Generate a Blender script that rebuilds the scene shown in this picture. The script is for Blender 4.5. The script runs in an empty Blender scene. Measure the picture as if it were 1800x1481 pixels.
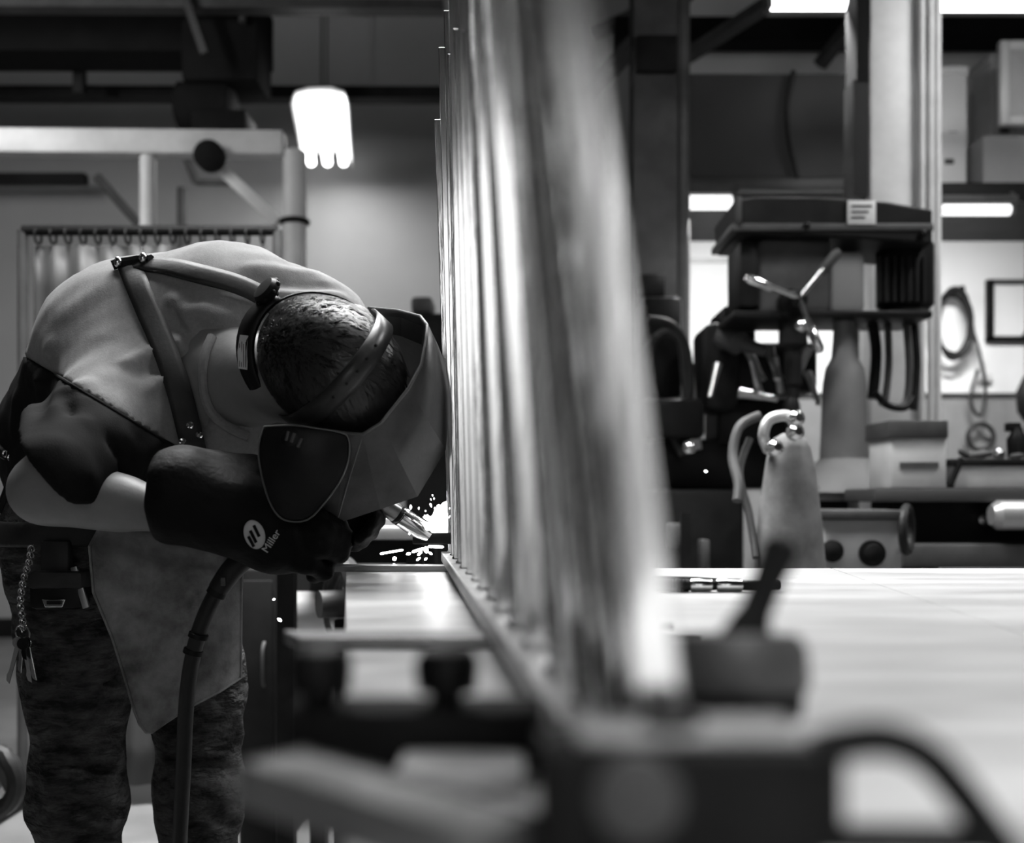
import bpy, bmesh, math, random
import numpy as np
from mathutils import Vector, Matrix
random.seed(7); rng = np.random.RandomState(7)
sc = bpy.context.scene
COL = sc.collection
F = 1850.0; EYE = 1.015; X0 = 900.0; Y0 = 873.0
def P(px, py, d):
    """a point of the place that the photograph shows at (px, py), d metres in front of the camera"""
    return Vector(((px - X0) / F * d, d, EYE - (py - Y0) / F * d))
# ------------------------------------------------------------------ camera
cd = bpy.data.cameras.new('camera'); cam = bpy.data.objects.new('camera', cd); COL.objects.link(cam)
cam.location = (0, 0, EYE); cam.rotation_euler = (math.pi / 2, 0, 0)
cd.sensor_width = 36; cd.sensor_fit = 'HORIZONTAL'; cd.lens = 36 * F / 1800
cd.shift_y = (Y0 - 740.5) / 1800; cd.clip_start = 0.02; cd.clip_end = 60
cd.dof.use_dof = True; cd.dof.focus_distance = 1.62; cd.dof.aperture_fstop = 2.9
sc.camera = cam
# ------------------------------------------------------------------ world, exposure
w = bpy.data.worlds.new('world'); sc.world = w; w.use_nodes = True
w.node_tree.nodes['Background'].inputs[0].default_value = (1, 1, 1, 1)
w.node_tree.nodes['Background'].inputs[1].default_value = 0.004
sc.view_settings.view_transform = 'Standard'; sc.view_settings.look = 'None'
sc.view_settings.exposure = -0.4; sc.view_settings.gamma = 1.0; sc.view_settings.use_curve_mapping = False
sc.cycles.sample_clamp_indirect = 4.0
# ------------------------------------------------------------------ lights out of frame: ceiling tubes of the hall, plus added lamps marked below
def area(name, loc, sx, sy, power, target=None, spread=180):
    l = bpy.data.lights.new(name, 'AREA'); l.shape = 'RECTANGLE'; l.size = sx; l.size_y = sy; l.energy = power; l.spread = math.radians(spread)
    o = bpy.data.objects.new(name, l); COL.objects.link(o); o.location = loc
    if target is not None:
        o.rotation_euler = (Vector(target) - Vector(loc)).to_track_quat('-Z', 'Y').to_euler()
    return o
area('ceiling_or_added_light', (1.5, 1.7, 3.3), 1.8, 0.3, 14, spread=105)
area('ceiling_or_added_light', (-0.55, 2.7, 3.3), 2.0, 0.3, 135, spread=95)
area('ceiling_or_added_light', (-3.2, 2.6, 3.1), 0.3, 2.0, 32, target=(-2.6, 5.4, 2.0), spread=100)
area('ceiling_or_added_light', (2.3, 2.7, 3.5), 0.3, 1.6, 105)
for lx, pw in ((-.66, 70), (.74, 100)): area('ceiling_or_added_light', (lx, -4.05, 3.2), .8, 0.15, pw, target=(lx, -4.4, .9), spread=120)  # wall-wash lamps added to light the white panels behind the camera
area('ceiling_or_added_light', (-.3, 1.95, 3.3), 1.6, 0.25, 17, spread=85)
area('ceiling_or_added_light', (.15, 4.3, 3.0), 1.4, 0.2, 8, target=(-.6, 1.8, .7), spread=75)  # rim lamp added to edge the legs and apron with light
area('ceiling_or_added_light', (.7, -.9, 3.3), 1.2, 0.25, 80, spread=70)  # lamp added to brighten the near table that the pickets reflect
area('ceiling_or_added_light', (-3.3, 4.0, 3.2), 1.0, 0.2, 9, target=(-2.6, 5.2, 2.4), spread=130)
area('ceiling_or_added_light', (-3.2, 1.9, 3.3), 0.3, 2.4, 4)
l = bpy.data.lights.new('weld_arc_light', 'POINT'); l.energy = 2.2; l.shadow_soft_size = 0.012
o = bpy.data.objects.new('weld_arc_light', l); COL.objects.link(o); o.location = P(768, 915, 1.715)

# ------------------------------------------------------------------ materials (all grey: the photograph is monochrome)
MATS = {}
def mat(name, g, rough=0.6, metal=0.0, var=0.0, vscale=8.0, bump=0.0, bscale=60.0, stretch=None, emit=0.0, spec=0.5, g2=None, sheen=0.0, ramp=(.32, .68)):
    if name in MATS: return MATS[name]
    m = bpy.data.materials.new(name); m.use_nodes = True; nt = m.node_tree; b = nt.nodes['Principled BSDF']
    b.inputs['Base Color'].default_value = (g, g, g, 1); b.inputs['Roughness'].default_value = rough
    b.inputs['Metallic'].default_value = metal; b.inputs['Specular IOR Level'].default_value = spec
    if sheen: b.inputs['Sheen Weight'].default_value = sheen
    if emit:
        b.inputs['Emission Color'].default_value = (1, 1, 1, 1); b.inputs['Emission Strength'].default_value = emit
    tc = nt.nodes.new('ShaderNodeTexCoord'); mp = nt.nodes.new('ShaderNodeMapping')
    nt.links.new(tc.outputs['Object'], mp.inputs['Vector'])
    if stretch: mp.inputs['Scale'].default_value = stretch
    n = nt.nodes.new('ShaderNodeTexNoise'); n.inputs['Scale'].default_value = vscale; n.inputs['Detail'].default_value = 6
    n.inputs['Roughness'].default_value = 0.62
    nt.links.new(mp.outputs['Vector'], n.inputs['Vector'])
    if var or g2 is not None:
        r = nt.nodes.new('ShaderNodeValToRGB')
        lo = g * (1 - var) if g2 is None else g; hi = min(1, g * (1 + var)) if g2 is None else g2
        r.color_ramp.elements[0].position = ramp[0]; r.color_ramp.elements[0].color = (lo, lo, lo, 1)
        r.color_ramp.elements[1].position = ramp[1]; r.color_ramp.elements[1].color = (hi, hi, hi, 1)
        nt.links.new(n.outputs['Fac'], r.inputs['Fac']); nt.links.new(r.outputs['Color'], b.inputs['Base Color'])
        mr = nt.nodes.new('ShaderNodeMapRange'); mr.inputs['To Min'].default_value = max(0.03, rough * 0.8); mr.inputs['To Max'].default_value = min(1, rough * 1.25)
        nt.links.new(n.outputs['Fac'], mr.inputs['Value']); nt.links.new(mr.outputs['Result'], b.inputs['Roughness'])
    if bump:
        n2 = nt.nodes.new('ShaderNodeTexNoise'); n2.inputs['Scale'].default_value = bscale; n2.inputs['Detail'].default_value = 4
        nt.links.new(mp.outputs['Vector'], n2.inputs['Vector'])
        bp = nt.nodes.new('ShaderNodeBump'); bp.inputs['Strength'].default_value = bump; bp.inputs['Distance'].default_value = 0.01 if bump < .9 else .06
        nt.links.new(n2.outputs['Fac'], bp.inputs['Height']); nt.links.new(bp.outputs['Normal'], b.inputs['Normal'])
    MATS[name] = m; return m
concrete = mat('concrete', .17, .55, var=.25, vscale=2.5, bump=.1, bscale=30)
wall_grey = mat('wall_grey_paint', .30, .8, var=.08, vscale=1.2)
wall_white = mat('wall_white_paint', .72, .75, var=.04, vscale=1.5)
dado_grey = mat('dado_grey_paint', .20, .7, var=.1)
roof_dark = mat('roof_dark', .008, .9, var=.3, spec=.1)
steel_dark = mat('dark_painted_steel', .011, .5, var=.4, vscale=6, spec=.1)
steel_mid = mat('grey_painted_steel', .055, .5, var=.3, vscale=6, spec=.25)
steel_pale = mat('pale_painted_steel', .52, .5, var=.15, vscale=5)
black = mat('black_plastic', .007, .4, var=.3, spec=.12)
rubber = mat('black_rubber', .012, .5, var=.3, bump=.1, spec=.25)
chrome = mat('polished_steel', .75, .18, 1.0, var=.1, vscale=40)
bare_steel = mat('mill_steel_bar', .95, .13, .97, var=.14, vscale=22, stretch=(1, 1, .12), bump=.03, bscale=120)
rail_steel = mat('mill_steel_rail', .34, .38, .3, var=.45, vscale=45, bump=.1, bscale=90)
def brushed(m, an, rot):
    nt = m.node_tree; b = nt.nodes['Principled BSDF']; tg = nt.nodes.new('ShaderNodeTangent'); tg.direction_type = 'RADIAL'; tg.axis = 'Z'
    b.inputs['Anisotropic'].default_value = an; b.inputs['Anisotropic Rotation'].default_value = rot; nt.links.new(tg.outputs[0], b.inputs['Tangent'])
brushed(bare_steel, .6, .25)
side_shade = mat('picket_side_shade', .012, .9, 0, var=.5, vscale=30, stretch=(1, 1, .2), spec=0.0)  # shade between the pickets, painted as a near-black side colour
bar_steel = mat('flat_bar_steel', .20, .38, .9, var=.35, vscale=30, stretch=(.3, 2, 2))
plate = mat('ground_steel_tabletop', .56, .34, .35, var=.20, vscale=9, stretch=(.35, 1.6, 1), bump=.025, bscale=60)
shirt_m = mat('grey_cotton', .18, .95, var=.10, vscale=160, bump=.10, bscale=420, spec=.1, sheen=.05)
sleeve_m = mat('dark_cotton', .008, .95, var=.15, vscale=160, bump=.10, bscale=420, spec=.08)
skin = mat('skin', .165, .48, var=.10, vscale=22, bump=.05, bscale=130, spec=.25)
hair_m = mat('dark_hair', .022, .38, spec=.45)
scalp_m = mat('dark_cropped_hair', .010, .9, spec=.05)
denim = mat('dark_denim', .012, .85, vscale=18, bump=1.0, bscale=15, g2=.085, spec=.12, ramp=(.38, .72), stretch=(1, 1, 2.3))
suede = mat('suede_leather', .16, .85, var=.6, vscale=13, bump=.12, bscale=160, spec=.15)
leather = mat('strap_leather', .02, .55, var=.35, vscale=20, bump=.06, bscale=150, spec=.22)
glove_m = mat('black_glove_leather', .004, .6, var=.3, vscale=40, bump=.15, bscale=120, spec=.08)
shell_m = mat('helmet_shell', .036, .45, var=.45, vscale=16, bump=.05, bscale=120)
flap_m = mat('helmet_side_flap', .009, .42, var=.4, vscale=20, spec=.12)
paper = mat('pale_paper_label', .6, .7, var=.06, vscale=30)
print_m = mat('dark_print', .05, .7)
light_grey_print = mat('light_grey_print', .42, .7)
cardboard = mat('cardboard', .36, .8, var=.1)
cloth_grey = mat('screen_curtain_vinyl', .045, .6, var=.12, vscale=2)
lamp_on = mat('lit_tube', .9, .5, emit=9.0)
lamp_soft = mat('lit_tube_soft', .9, .5, emit=2.2)
arc_m = mat('weld_arc_fire', 1.0, .5, emit=14.0)
spark_m = mat('hot_spark', 1.0, .5, emit=14.0)
reflector = mat('white_enamel', .75, .4)

# ------------------------------------------------------------------ object helpers
def tag(o, label, cat, group=None, kind=None):
    o['label'] = label; o['category'] = cat
    if group: o['group'] = group
    if kind: o['kind'] = kind
    return o
def thing(name, label, cat, loc=(0, 0, 0), group=None):
    o = bpy.data.objects.new(name, None); COL.objects.link(o); o.location = loc; o.empty_display_size = .05
    return tag(o, label, cat, group)
def attach(o, parent):
    o.parent = parent
    if parent.parent is None: o.matrix_parent_inverse = Matrix.Translation(-parent.location)
def link_mesh(name, me, m, parent=None, smooth=False):
    o = bpy.data.objects.new(name, me); COL.objects.link(o)
    me.materials.append(m)
    if smooth: me.polygons.foreach_set('use_smooth', [True] * len(me.polygons))
    if parent is not None: attach(o, parent)
    return o
class MB:
    def __init__(s): s.bm = bmesh.new()
    def box(s, c, size, rot=None, bev=0.0):
        r = bmesh.ops.create_cube(s.bm, size=1.0); vs = r['verts']
        R = rot if rot is not None else Matrix.Identity(3)
        for v in vs: v.co = Vector(c) + R @ Vector((v.co.x * size[0], v.co.y * size[1], v.co.z * size[2]))
        if bev:
            es = list({e for v in vs for e in v.link_edges})
            bmesh.ops.bevel(s.bm, geom=es, offset=bev, segments=2, affect='EDGES', profile=.5)
        return s
    def boxpx(s, x0, y0, x1, y1, d, t, bev=0.0):
        a = P(x0, y1, d); b = P(x1, y0, d)
        return s.box(((a.x + b.x) / 2, d + t / 2, (a.z + b.z) / 2), (abs(b.x - a.x), t, abs(b.z - a.z)), bev=bev)
    def bar(s, a, b, wx, wz, up=(0, 0, 1), bev=0.0):
        a = Vector(a); b = Vector(b); y = (b - a).normalized(); x = y.cross(Vector(up))
        if x.length < 1e-4: x = Vector((1, 0, 0))
        x.normalize(); z = x.cross(y); R = Matrix((x, y, z)).transposed()
        return s.box((a + b) / 2, (wx, (b - a).length, wz), R, bev)
    def tube(s, pts, r, n=12, closed=False, caps=True, flat=None):
        pts = [Vector(p) for p in pts]; N = len(pts)
        rs = r if isinstance(r, (list, tuple)) else [r] * N
        rings = []; prev = None
        for i, p in enumerate(pts):
            if closed: t = pts[(i + 1) % N] - pts[i - 1]
            else: t = pts[min(i + 1, N - 1)] - pts[max(i - 1, 0)]
            t.normalize()
            if prev is None:
                u = t.orthogonal().normalized() if flat is None else (Vector(flat) - t * t.dot(Vector(flat))).normalized()
            else:
                u = prev - t * prev.dot(t); u.normalize()
            prev = u; v = t.cross(u)
            rings.append([s.bm.verts.new(p + (u * math.cos(2 * math.pi * k / n) + v * math.sin(2 * math.pi * k / n)) * rs[i]) for k in range(n)])
        for i in range(N if closed else N - 1):
            A = rings[i]; B = rings[(i + 1) % N]
            for k in range(n): s.bm.faces.new((A[k], A[(k + 1) % n], B[(k + 1) % n], B[k]))
        if caps and not closed:
            s.bm.faces.new(list(reversed(rings[0]))); s.bm.faces.new(rings[-1])
        return s
    def lathe(s, a, axis, prof, n=24):
        """prof: (distance along axis, radius)"""
        a = Vector(a); ax = Vector(axis).normalized()
        return s.tube([a + ax * q[0] for q in prof], [max(q[1], 1e-4) for q in prof], n)
    def ball(s, c, r, n=14, sc_=(1, 1, 1)):
        q = bmesh.ops.create_uvsphere(s.bm, u_segments=n, v_segments=max(6, n * 2 // 3), radius=1.0)
        rr = r if isinstance(r, (list, tuple)) else (r, r, r)
        for v in q['verts']: v.co = Vector(c) + Vector((v.co.x * rr[0], v.co.y * rr[1], v.co.z * rr[2]))
        return s
    def torus(s, c, axis, R, r, n=24, m=8):
        ax = Vector(axis).normalized(); u = ax.orthogonal().normalized(); v = ax.cross(u)
        return s.tube([Vector(c) + (u * math.cos(2 * math.pi * i / n) + v * math.sin(2 * math.pi * i / n)) * R for i in range(n)], r, m, closed=True)
    def prism(s, pts, off):
        """closed outline pushed along off"""
        A = [s.bm.verts.new(Vector(p)) for p in pts]; B = [s.bm.verts.new(Vector(p) + Vector(off)) for p in pts]
        n = len(pts)
        s.bm.faces.new(A); s.bm.faces.new(list(reversed(B)))
        for i in range(n): s.bm.faces.new((A[i], B[i], B[(i + 1) % n], A[(i + 1) % n]))
        return s
    def grid(s, rows):
        V = [[s.bm.verts.new(Vector(p)) for p in r] for r in rows]
        for i in range(len(V) - 1):
            for j in range(len(V[0]) - 1): s.bm.faces.new((V[i][j], V[i][j + 1], V[i + 1][j + 1], V[i + 1][j]))
        return s
    def done(s, name, m, parent=None, smooth=True, angle=35, solid=0.0, sub=0, bevel=0.0):
        bmesh.ops.recalc_face_normals(s.bm, faces=s.bm.faces)
        me = bpy.data.meshes.new(name); s.bm.to_mesh(me); s.bm.free()
        o = link_mesh(name, me, m, parent)
        if solid:
            q = o.modifiers.new('solid', 'SOLIDIFY'); q.thickness = solid; q.offset = 0
        if bevel:
            q = o.modifiers.new('bevel', 'BEVEL'); q.width = bevel; q.segments = 2; q.limit_method = 'ANGLE'
        if sub:
            q = o.modifiers.new('sub', 'SUBSURF'); q.levels = sub; q.render_levels = sub
        if smooth:
            me.polygons.foreach_set('use_smooth', [True] * len(me.polygons))
            if not sub: me.set_sharp_from_angle(angle=math.radians(angle))
        return o
def spline(pts, n=8):
    """Catmull-Rom through the points"""
    pts = [Vector(p) for p in pts]; out = []
    for i in range(len(pts) - 1):
        p0 = pts[max(i - 1, 0)]; p1 = pts[i]; p2 = pts[i + 1]; p3 = pts[min(i + 2, len(pts) - 1)]
        for k in range(n):
            t = k / n
            out.append(.5 * ((2 * p1) + (p2 - p0) * t + (2 * p0 - 5 * p1 + 4 * p2 - p3) * t * t + (3 * p1 - p0 - 3 * p2 + p3) * t ** 3))
    out.append(pts[-1]); return out
def SP(*q, n=8): return spline([P(*t) for t in q], n)
def struct(o): o['kind'] = 'structure'; return o
# ================================================================== THE HALL
def slab(name, c, size, m): return struct(MB().box(c, size).done(name, m, smooth=False))
slab('floor', (0, 2, -.05), (11, 13, .1), concrete)
slab('ceiling', (0, 2, 4.75), (11, 13, .1), roof_dark)
slab('wall_back', (-1.9, 7.65, 2.35), (5.8, .1, 4.7), wall_grey)
slab('wall_left', (-4.85, 2, 2.35), (.1, 11.4, 4.7), dado_grey)
slab('wall_right', (5.25, 2, 2.35), (.1, 13, 4.7), dado_grey)
slab('wall_front', (0, -4.45, 2.35), (11, .1, 4.7), steel_mid)
slab('reflect_panel_l', (-.64, -4.385, 1.75), (.86, .03, 2.5), wall_white)  # white panel added behind the camera, for the far pickets to reflect
slab('reflect_panel_r', (.72, -4.385, 1.75), (1.04, .03, 2.5), wall_white)  # second added white panel, reflected by the near pickets
slab('dark_reflect_panel', (0, -4.38, 1.25), (.36, .05, 2.5), steel_dark)  # unseen dark panel added so the middle pickets reflect dark
slab('wall_partition', (3.08, 6.25, 2.35), (4.2, .1, 4.7), wall_white)
slab('baseboard_back', (-1.9, 7.59, .07), (5.7, .02, .14), steel_dark)
dd = 6.19; zt = P(0, 697, dd).z
slab('trim_1', (3.08, dd, zt / 2), (4.2, .02, zt), dado_grey)
slab('trim_2', (3.08, dd - .015, zt + .01), (4.2, .03, .02), steel_mid)
# roof steel seen at the top of the picture
def beam(name, a, b, wx, wz, m=steel_dark): return struct(MB().bar(a, b, wx, wz).done(name, m, smooth=False))
beam('trim_3', P(-260, 165, 6.6), P(1000, 168, 6.6), .12, .07)
beam('trim_4', P(-260, 60, 6.0), P(470, 62, 6.0), .3, .30, roof_dark)
beam('trim_5', P(-260, 8, 5.6), P(780, 14, 5.6), .1, .05, steel_mid)
beam('trim_6', P(140, 70, 6.2), P(140, 165, 6.2), .06, .06)
beam('trim_7', P(1000, 195, 5.9), P(1260, -70, 5.0), .10, .05, steel_mid)
beam('trim_8', P(1175, 120, 5.9), P(1385, -15, 5.2), .08, .05, steel_mid)
beam('trim_9', P(1440, 115, 5.8), P(1510, 25, 5.6), .07, .05, steel_mid)
beam('trim_10', P(1040, 60, 6.1), P(1120, 25, 6.0), .08, .05, steel_mid)
beam('trim_11', P(320, -20, 5.5), P(360, 95, 5.5), .04, .04, steel_mid)
beam('trim_12', P(-260, 315, 7.3), P(152, 315, 7.3), .08, .07)
beam('trim_13', P(1900, 60, 6.0), P(1080, 60, 6.0), .14, .14, roof_dark)

# black hoist block below the roof, left of the lamp
t = thing('chain_hoist', 'black hoist block and drum under the dark roof, left of the lit lamp', 'hoist', P(380, 120, 5.7))
MB().boxpx(318, -30, 452, 140, 5.7, .35, bev=.02).done('housing', roof_dark, t)
MB().lathe(P(312, 190, 5.85), (1, 0, 0), [(0, .1), (.02, .14), (.3, .14), (.32, .1)], 20).done('drum', roof_dark, t)
MB().boxpx(335, 190, 432, 232, 5.7, .25, bev=.02).done('motor_box', roof_dark, t)
MB().tube([P(430, -20, 5.66), P(426, 40, 5.66)], .02, 10).done('chain_guide', steel_mid, t)

# gantry: pale beam, column, brace
t = thing('gantry_frame', 'pale steel gantry with beam, round column and diagonal brace behind the welder', 'gantry', P(518, 1390, 5.0) * 1.0)
MB().bar(P(-330, 248, 5.0), P(500, 255, 5.0), .10, .115, bev=.008).done('beam', steel_pale, t)
c0 = P(518, 268, 5.0); 
MB().tube([(c0.x, c0.y, 0), (c0.x, c0.y, c0.z), (c0.x, c0.y, c0.z + .015)], [.055, .055, .03], 20).done('column', steel_pale, t)
MB().bar(P(392, 300, 4.98), P(488, 392, 4.98), .05, .055, bev=.006).done('brace', steel_pale, t)
MB().tube([P(260, 268, 5.0), P(260, 400, 5.0)], .038, 16).done('hanger', steel_pale, t)
MB().torus(P(518, 390, 5.0), (0, 0, 1), .06, .014).done('clamp_ring', steel_dark, t)
MB().lathe(P(372, 278, 4.95), (0, -1, 0), [(0, .07), (.06, .07), (.08, .04)], 18).done('trolley_wheel', roof_dark, t)
c0 = P(518, 400, 5.0)
MB().box((c0.x, c0.y, .01), (.22, .22, .02)).done('base_plate', steel_pale, t)

t = thing('pipe_rack', 'grey pipe rack with slanted strut far behind the welding screen', 'rack', P(320, 500, 6.6))
for q, (x0, y0, x1, y1, r_) in enumerate([(320, 330, 320, 700, .03), (170, 310, 245, 395, .028), (325, 270, 345, 320, .025), (345, 320, 420, 322, .02)]):
    MB().tube([P(x0, y0, 6.6), P(x1, y1, 6.6)], r_, 12).done('strut', steel_mid, t)
MB().tube([P(320, 700, 6.6), Vector((P(320, 700, 6.6).x, 6.6, 0))], .03, 12).done('upright', steel_mid, t)

# the lit lamp, end on
def strip_lamp(label, z, x, y0, y1, wid, lean=0.0, tubes=3, power=40, group=None):
    t = thing('strip_lamp', label, 'lamp', (x, (y0 + y1) / 2, z), group)
    a = Vector((x, y0, z)); b = Vector((x + lean, y1, z))
    rows = []
    for p in (a, b):
        rows.append([p + Vector((wid * u, 0, v)) for u, v in ((-.5, -.02), (-.42, .05), (-.2, .075), (.2, .075), (.42, .05), (.5, -.02))])
    MB().grid(rows).done('reflector', reflector, t, solid=.004)
    for k in range(tubes):
        u = (k - (tubes - 1) / 2) * wid * .33
        MB().tube([a + Vector((u, .03, .01)), b + Vector((u, -.03, .01))], .030, 12).done('tube', lamp_on, t)
    for s in (.2, .8):
        p = a.lerp(b, s) + Vector((0, 0, .075))
        MB().tube([p, Vector((p.x, p.y, 4.7))], .006, 6).done('hanger', steel_dark, t)
    l = bpy.data.lights.new('strip_lamp_light', 'AREA'); l.shape = 'RECTANGLE'; l.size = wid; l.size_y = abs(y1 - y0); l.energy = power
    o = bpy.data.objects.new('strip_lamp_light', l); COL.objects.link(o); o.location = (a + b) / 2 + Vector((0, 0, -.035))
    return t
z = EYE + 2.30
strip_lamp('lit strip lamp hanging end-on above and behind the welder', z, P(562, 0, 6.1).x, 6.1, 7.3, .34, lean=-.16, tubes=3, power=24)
# cross strip lamps at the right, top of the picture
def tube_lamp(label, x0, x1, y, d, r, m, power, tilt=25, spread=180, group='tube lamps over the white wall'):
    a = P(x0, y, d); b = P(x1, y, d)
    t = thing('tube_lamp', label, 'lamp', (a + b) / 2, group)
    MB().tube([a, a + Vector((.012, 0, 0)), b - Vector((.012, 0, 0)), b], [r * .7, r, r, r * .7], 14).done('tube', m, t)
    MB().box((a + b) / 2 + Vector((0, 0, r + .02)), ((b - a).length + .04, r * 2.6, .04), bev=.005).done('housing', steel_mid, t)
    for p in (a, b): MB().box(p + Vector((0, 0, .01)), (.02, r * 1.8, r * 2.6)).done('end_holder', steel_mid, t)
    if y > 100:
        for p in (a, b): MB().box(p + Vector((0, .07, r + .05)), (.02, .16, .02)).done('bracket', steel_mid, t)
    if power:
        l = bpy.data.lights.new('tube_lamp_light', 'AREA'); l.shape = 'RECTANGLE'; l.size = (b - a).length; l.size_y = .06; l.energy = power
        o = bpy.data.objects.new('tube_lamp_light', l); COL.objects.link(o); o.location = (a + b) / 2 + Vector((0, 0, -r - .02)); o.rotation_euler = (math.radians(tilt), 0, 0); l.spread = math.radians(spread)
    return t
tube_lamp('lit tube lamp under the loft edge, left of the drill press', 1186, 1289, 356, 5.1, .034, lamp_soft, 34)
tube_lamp('lit tube lamp under the loft edge, right of the pale column', 1650, 1778, 369, 5.1, .026, lamp_soft, 38)
tube_lamp('bright ceiling tube lamp left of the pale column, cut by the picture top', 1350, 1505, -2, 4.35, .045, lamp_on, 22, tilt=0, spread=90)
tube_lamp('bright ceiling tube lamp right of the pale column, cut by the picture top', 1642, 1960, 0, 4.35, .045, lamp_on, 22, tilt=0, spread=90)

# ------------------------------------------------------------------ welding screen
t = thing('welding_screen', 'wide welding screen with dark pipe frame and grey curtain behind the welder', 'screen', (P(265, 1385, 3.45).x, 3.45, 0))
d = 3.45; fl = 0.02
a = P(40, 405, d); b = P(488, 405, d)
MB().tube([Vector((a.x, d, fl)), a, ], .017, 12).done('post', steel_mid, t)
MB().tube([Vector((b.x, d, fl)), b], .017, 12).done('post', steel_mid, t)
MB().tube([a, b], .017, 12).done('top_rail', steel_dark, t)
for q in (a, b):
    MB().bar((q.x, d - .28, .02), (q.x, d + .28, .02), .04, .03).done('foot', steel_dark, t)
rows = []
for i in range(14):
    zz = a.z - .05 - (a.z - .05 - .07) * i / 13
    rows.append([(a.x + .035 + (b.x - a.x - .07) * j / 60, d + .010 * math.sin(j * .9) + .004 * math.sin(j * .37 + i * .3), zz) for j in range(61)])
MB().grid(rows).done('curtain', cloth_grey, t, solid=.0015)
for j in range(16):
    MB().torus((a.x + .05 + (b.x - a.x - .1) * j / 15, d, a.z - .018), (1, 0, 0), .026, .004, 14, 6).done('ring', steel_dark, t)

# things behind the welder, low left
t = thing('steel_bench', 'steel bench with pale top behind the table, under the welding torch', 'bench', (P(640, 0, 2.6).x, 2.6, 0))
d = 2.5
MB().boxpx(486, 926, 742, 948, d, .5, bev=.003).done('top', steel_pale, t)
for px in (500, 728):
    for dy in (.03, .44):
        q = P(px, 950, d)
        MB().box((q.x, d + dy, q.z / 2), (.04, .04, q.z)).done('leg', steel_dark, t)
q = P(614, 960, d)
MB().boxpx(500, 950, 728, 990, d + .03, .40).done('drawer', steel_dark, t)
t = thing('wood_offcut', 'pale angular offcut lying on the steel bench behind the torch', 'offcut', P(660, 925, 2.6))
MB().prism([P(628, 926, 2.6), P(650, 908, 2.6), P(690, 912, 2.6), P(722, 920, 2.6), P(724, 926, 2.6)], (0, .08, 0)).done('block', steel_pale, t, smooth=False)
for q, (px, r_) in enumerate(((625, .013), (646, .012))):
    tag(MB().lathe(P(px, 926, 2.55), (0, 0, 1), [(0, r_), (.02, r_), (.024, r_ * .6), (.034, r_ * .6)], 14).done('bolt', black),
        ('left' if q == 0 else 'right') + ' dark bolt head standing on the steel bench behind the helmet', 'bolt')
t = thing('cabinet', 'dark grey cabinet right of the leather apron, behind the welder', 'cabinet', (P(455, 0, 2.9).x, 2.9, 0))
d = 2.9; q0 = P(420, 1000, d); q1 = P(486, 1000, d)
MB().box(((q0.x + q1.x) / 2, d + .25, q0.z / 2), (q1.x - q0.x, .5, q0.z), bev=.008).done('body', steel_dark, t)
MB().box(((q0.x + q1.x) / 2, d - .006, q0.z / 2), (q1.x - q0.x - .02, .012, q0.z - .06), bev=.004).done('door', steel_dark, t)
MB().tube(spline([Vector((q1.x - .03, d - .012, q0.z - .2)), Vector((q1.x - .03, d - .035, q0.z - .22)), Vector((q1.x - .03, d - .035, q0.z - .3)), Vector((q1.x - .03, d - .012, q0.z - .32))], 4), .005, 8).done('handle', steel_mid, t)
t = thing('steel_drum', 'pale horizontal steel drum below the steel bench, left of the table', 'drum', P(545, 1075, 2.75))
MB().lathe(P(492, 1078, 2.75), (1, 0, 0), [(0, .03), (.005, .052), (.02, .058), (.135, .058), (.15, .052), (.155, .03)], 24).done('shell', steel_pale, t)
for px in (505, 565):
    q = P(px, 1078, 2.75); MB().box((q.x, 2.75, (q.z - .05) / 2), (.03, .05, q.z - .05)).done('stand', steel_dark, t)
t = thing('hose_reel', 'dark hose reel beside the left edge of the table', 'hose reel', P(594, 1070, 2.3))
MB().torus(P(602, 1060, 2.3), (1, .5, 0), .085, .020, 28, 10).done('coil', rubber, t)
MB().torus(P(606, 1060, 2.32), (1, .5, 0), .085, .020, 28, 10).done('coil', rubber, t)
q = P(604, 1060, 2.31); MB().lathe(q - Vector((.05, .025, 0)), (1, .5, 0), [(0, .03), (.1, .03)], 16).done('hub', steel_mid, t)
MB().box((q.x, q.y, q.z / 2 - .02), (.035, .035, q.z - .03)).done('stand', steel_dark, t)
t = thing('tool_cabinet', 'tall dark tool cabinet far behind the helmet, left of the pickets', 'cabinet', (P(745, 0, 5.0).x, 5.0, 0))
q0 = P(712, 550, 5.0); q1 = P(880, 550, 5.0)
MB().box(((q0.x + q1.x) / 2, 5.25, q0.z / 2), (q1.x - q0.x, .5, q0.z), bev=.01).done('body', steel_dark, t)
MB().box(((q0.x + q1.x) / 2, 4.99, q0.z / 2), (q1.x - q0.x - .03, .02, q0.z - .1), bev=.005).done('door', steel_dark, t)
MB().boxpx(722, 520, 760, 549, 5.1, .2, bev=.02).done('top_bin', steel_mid, t)
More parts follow.
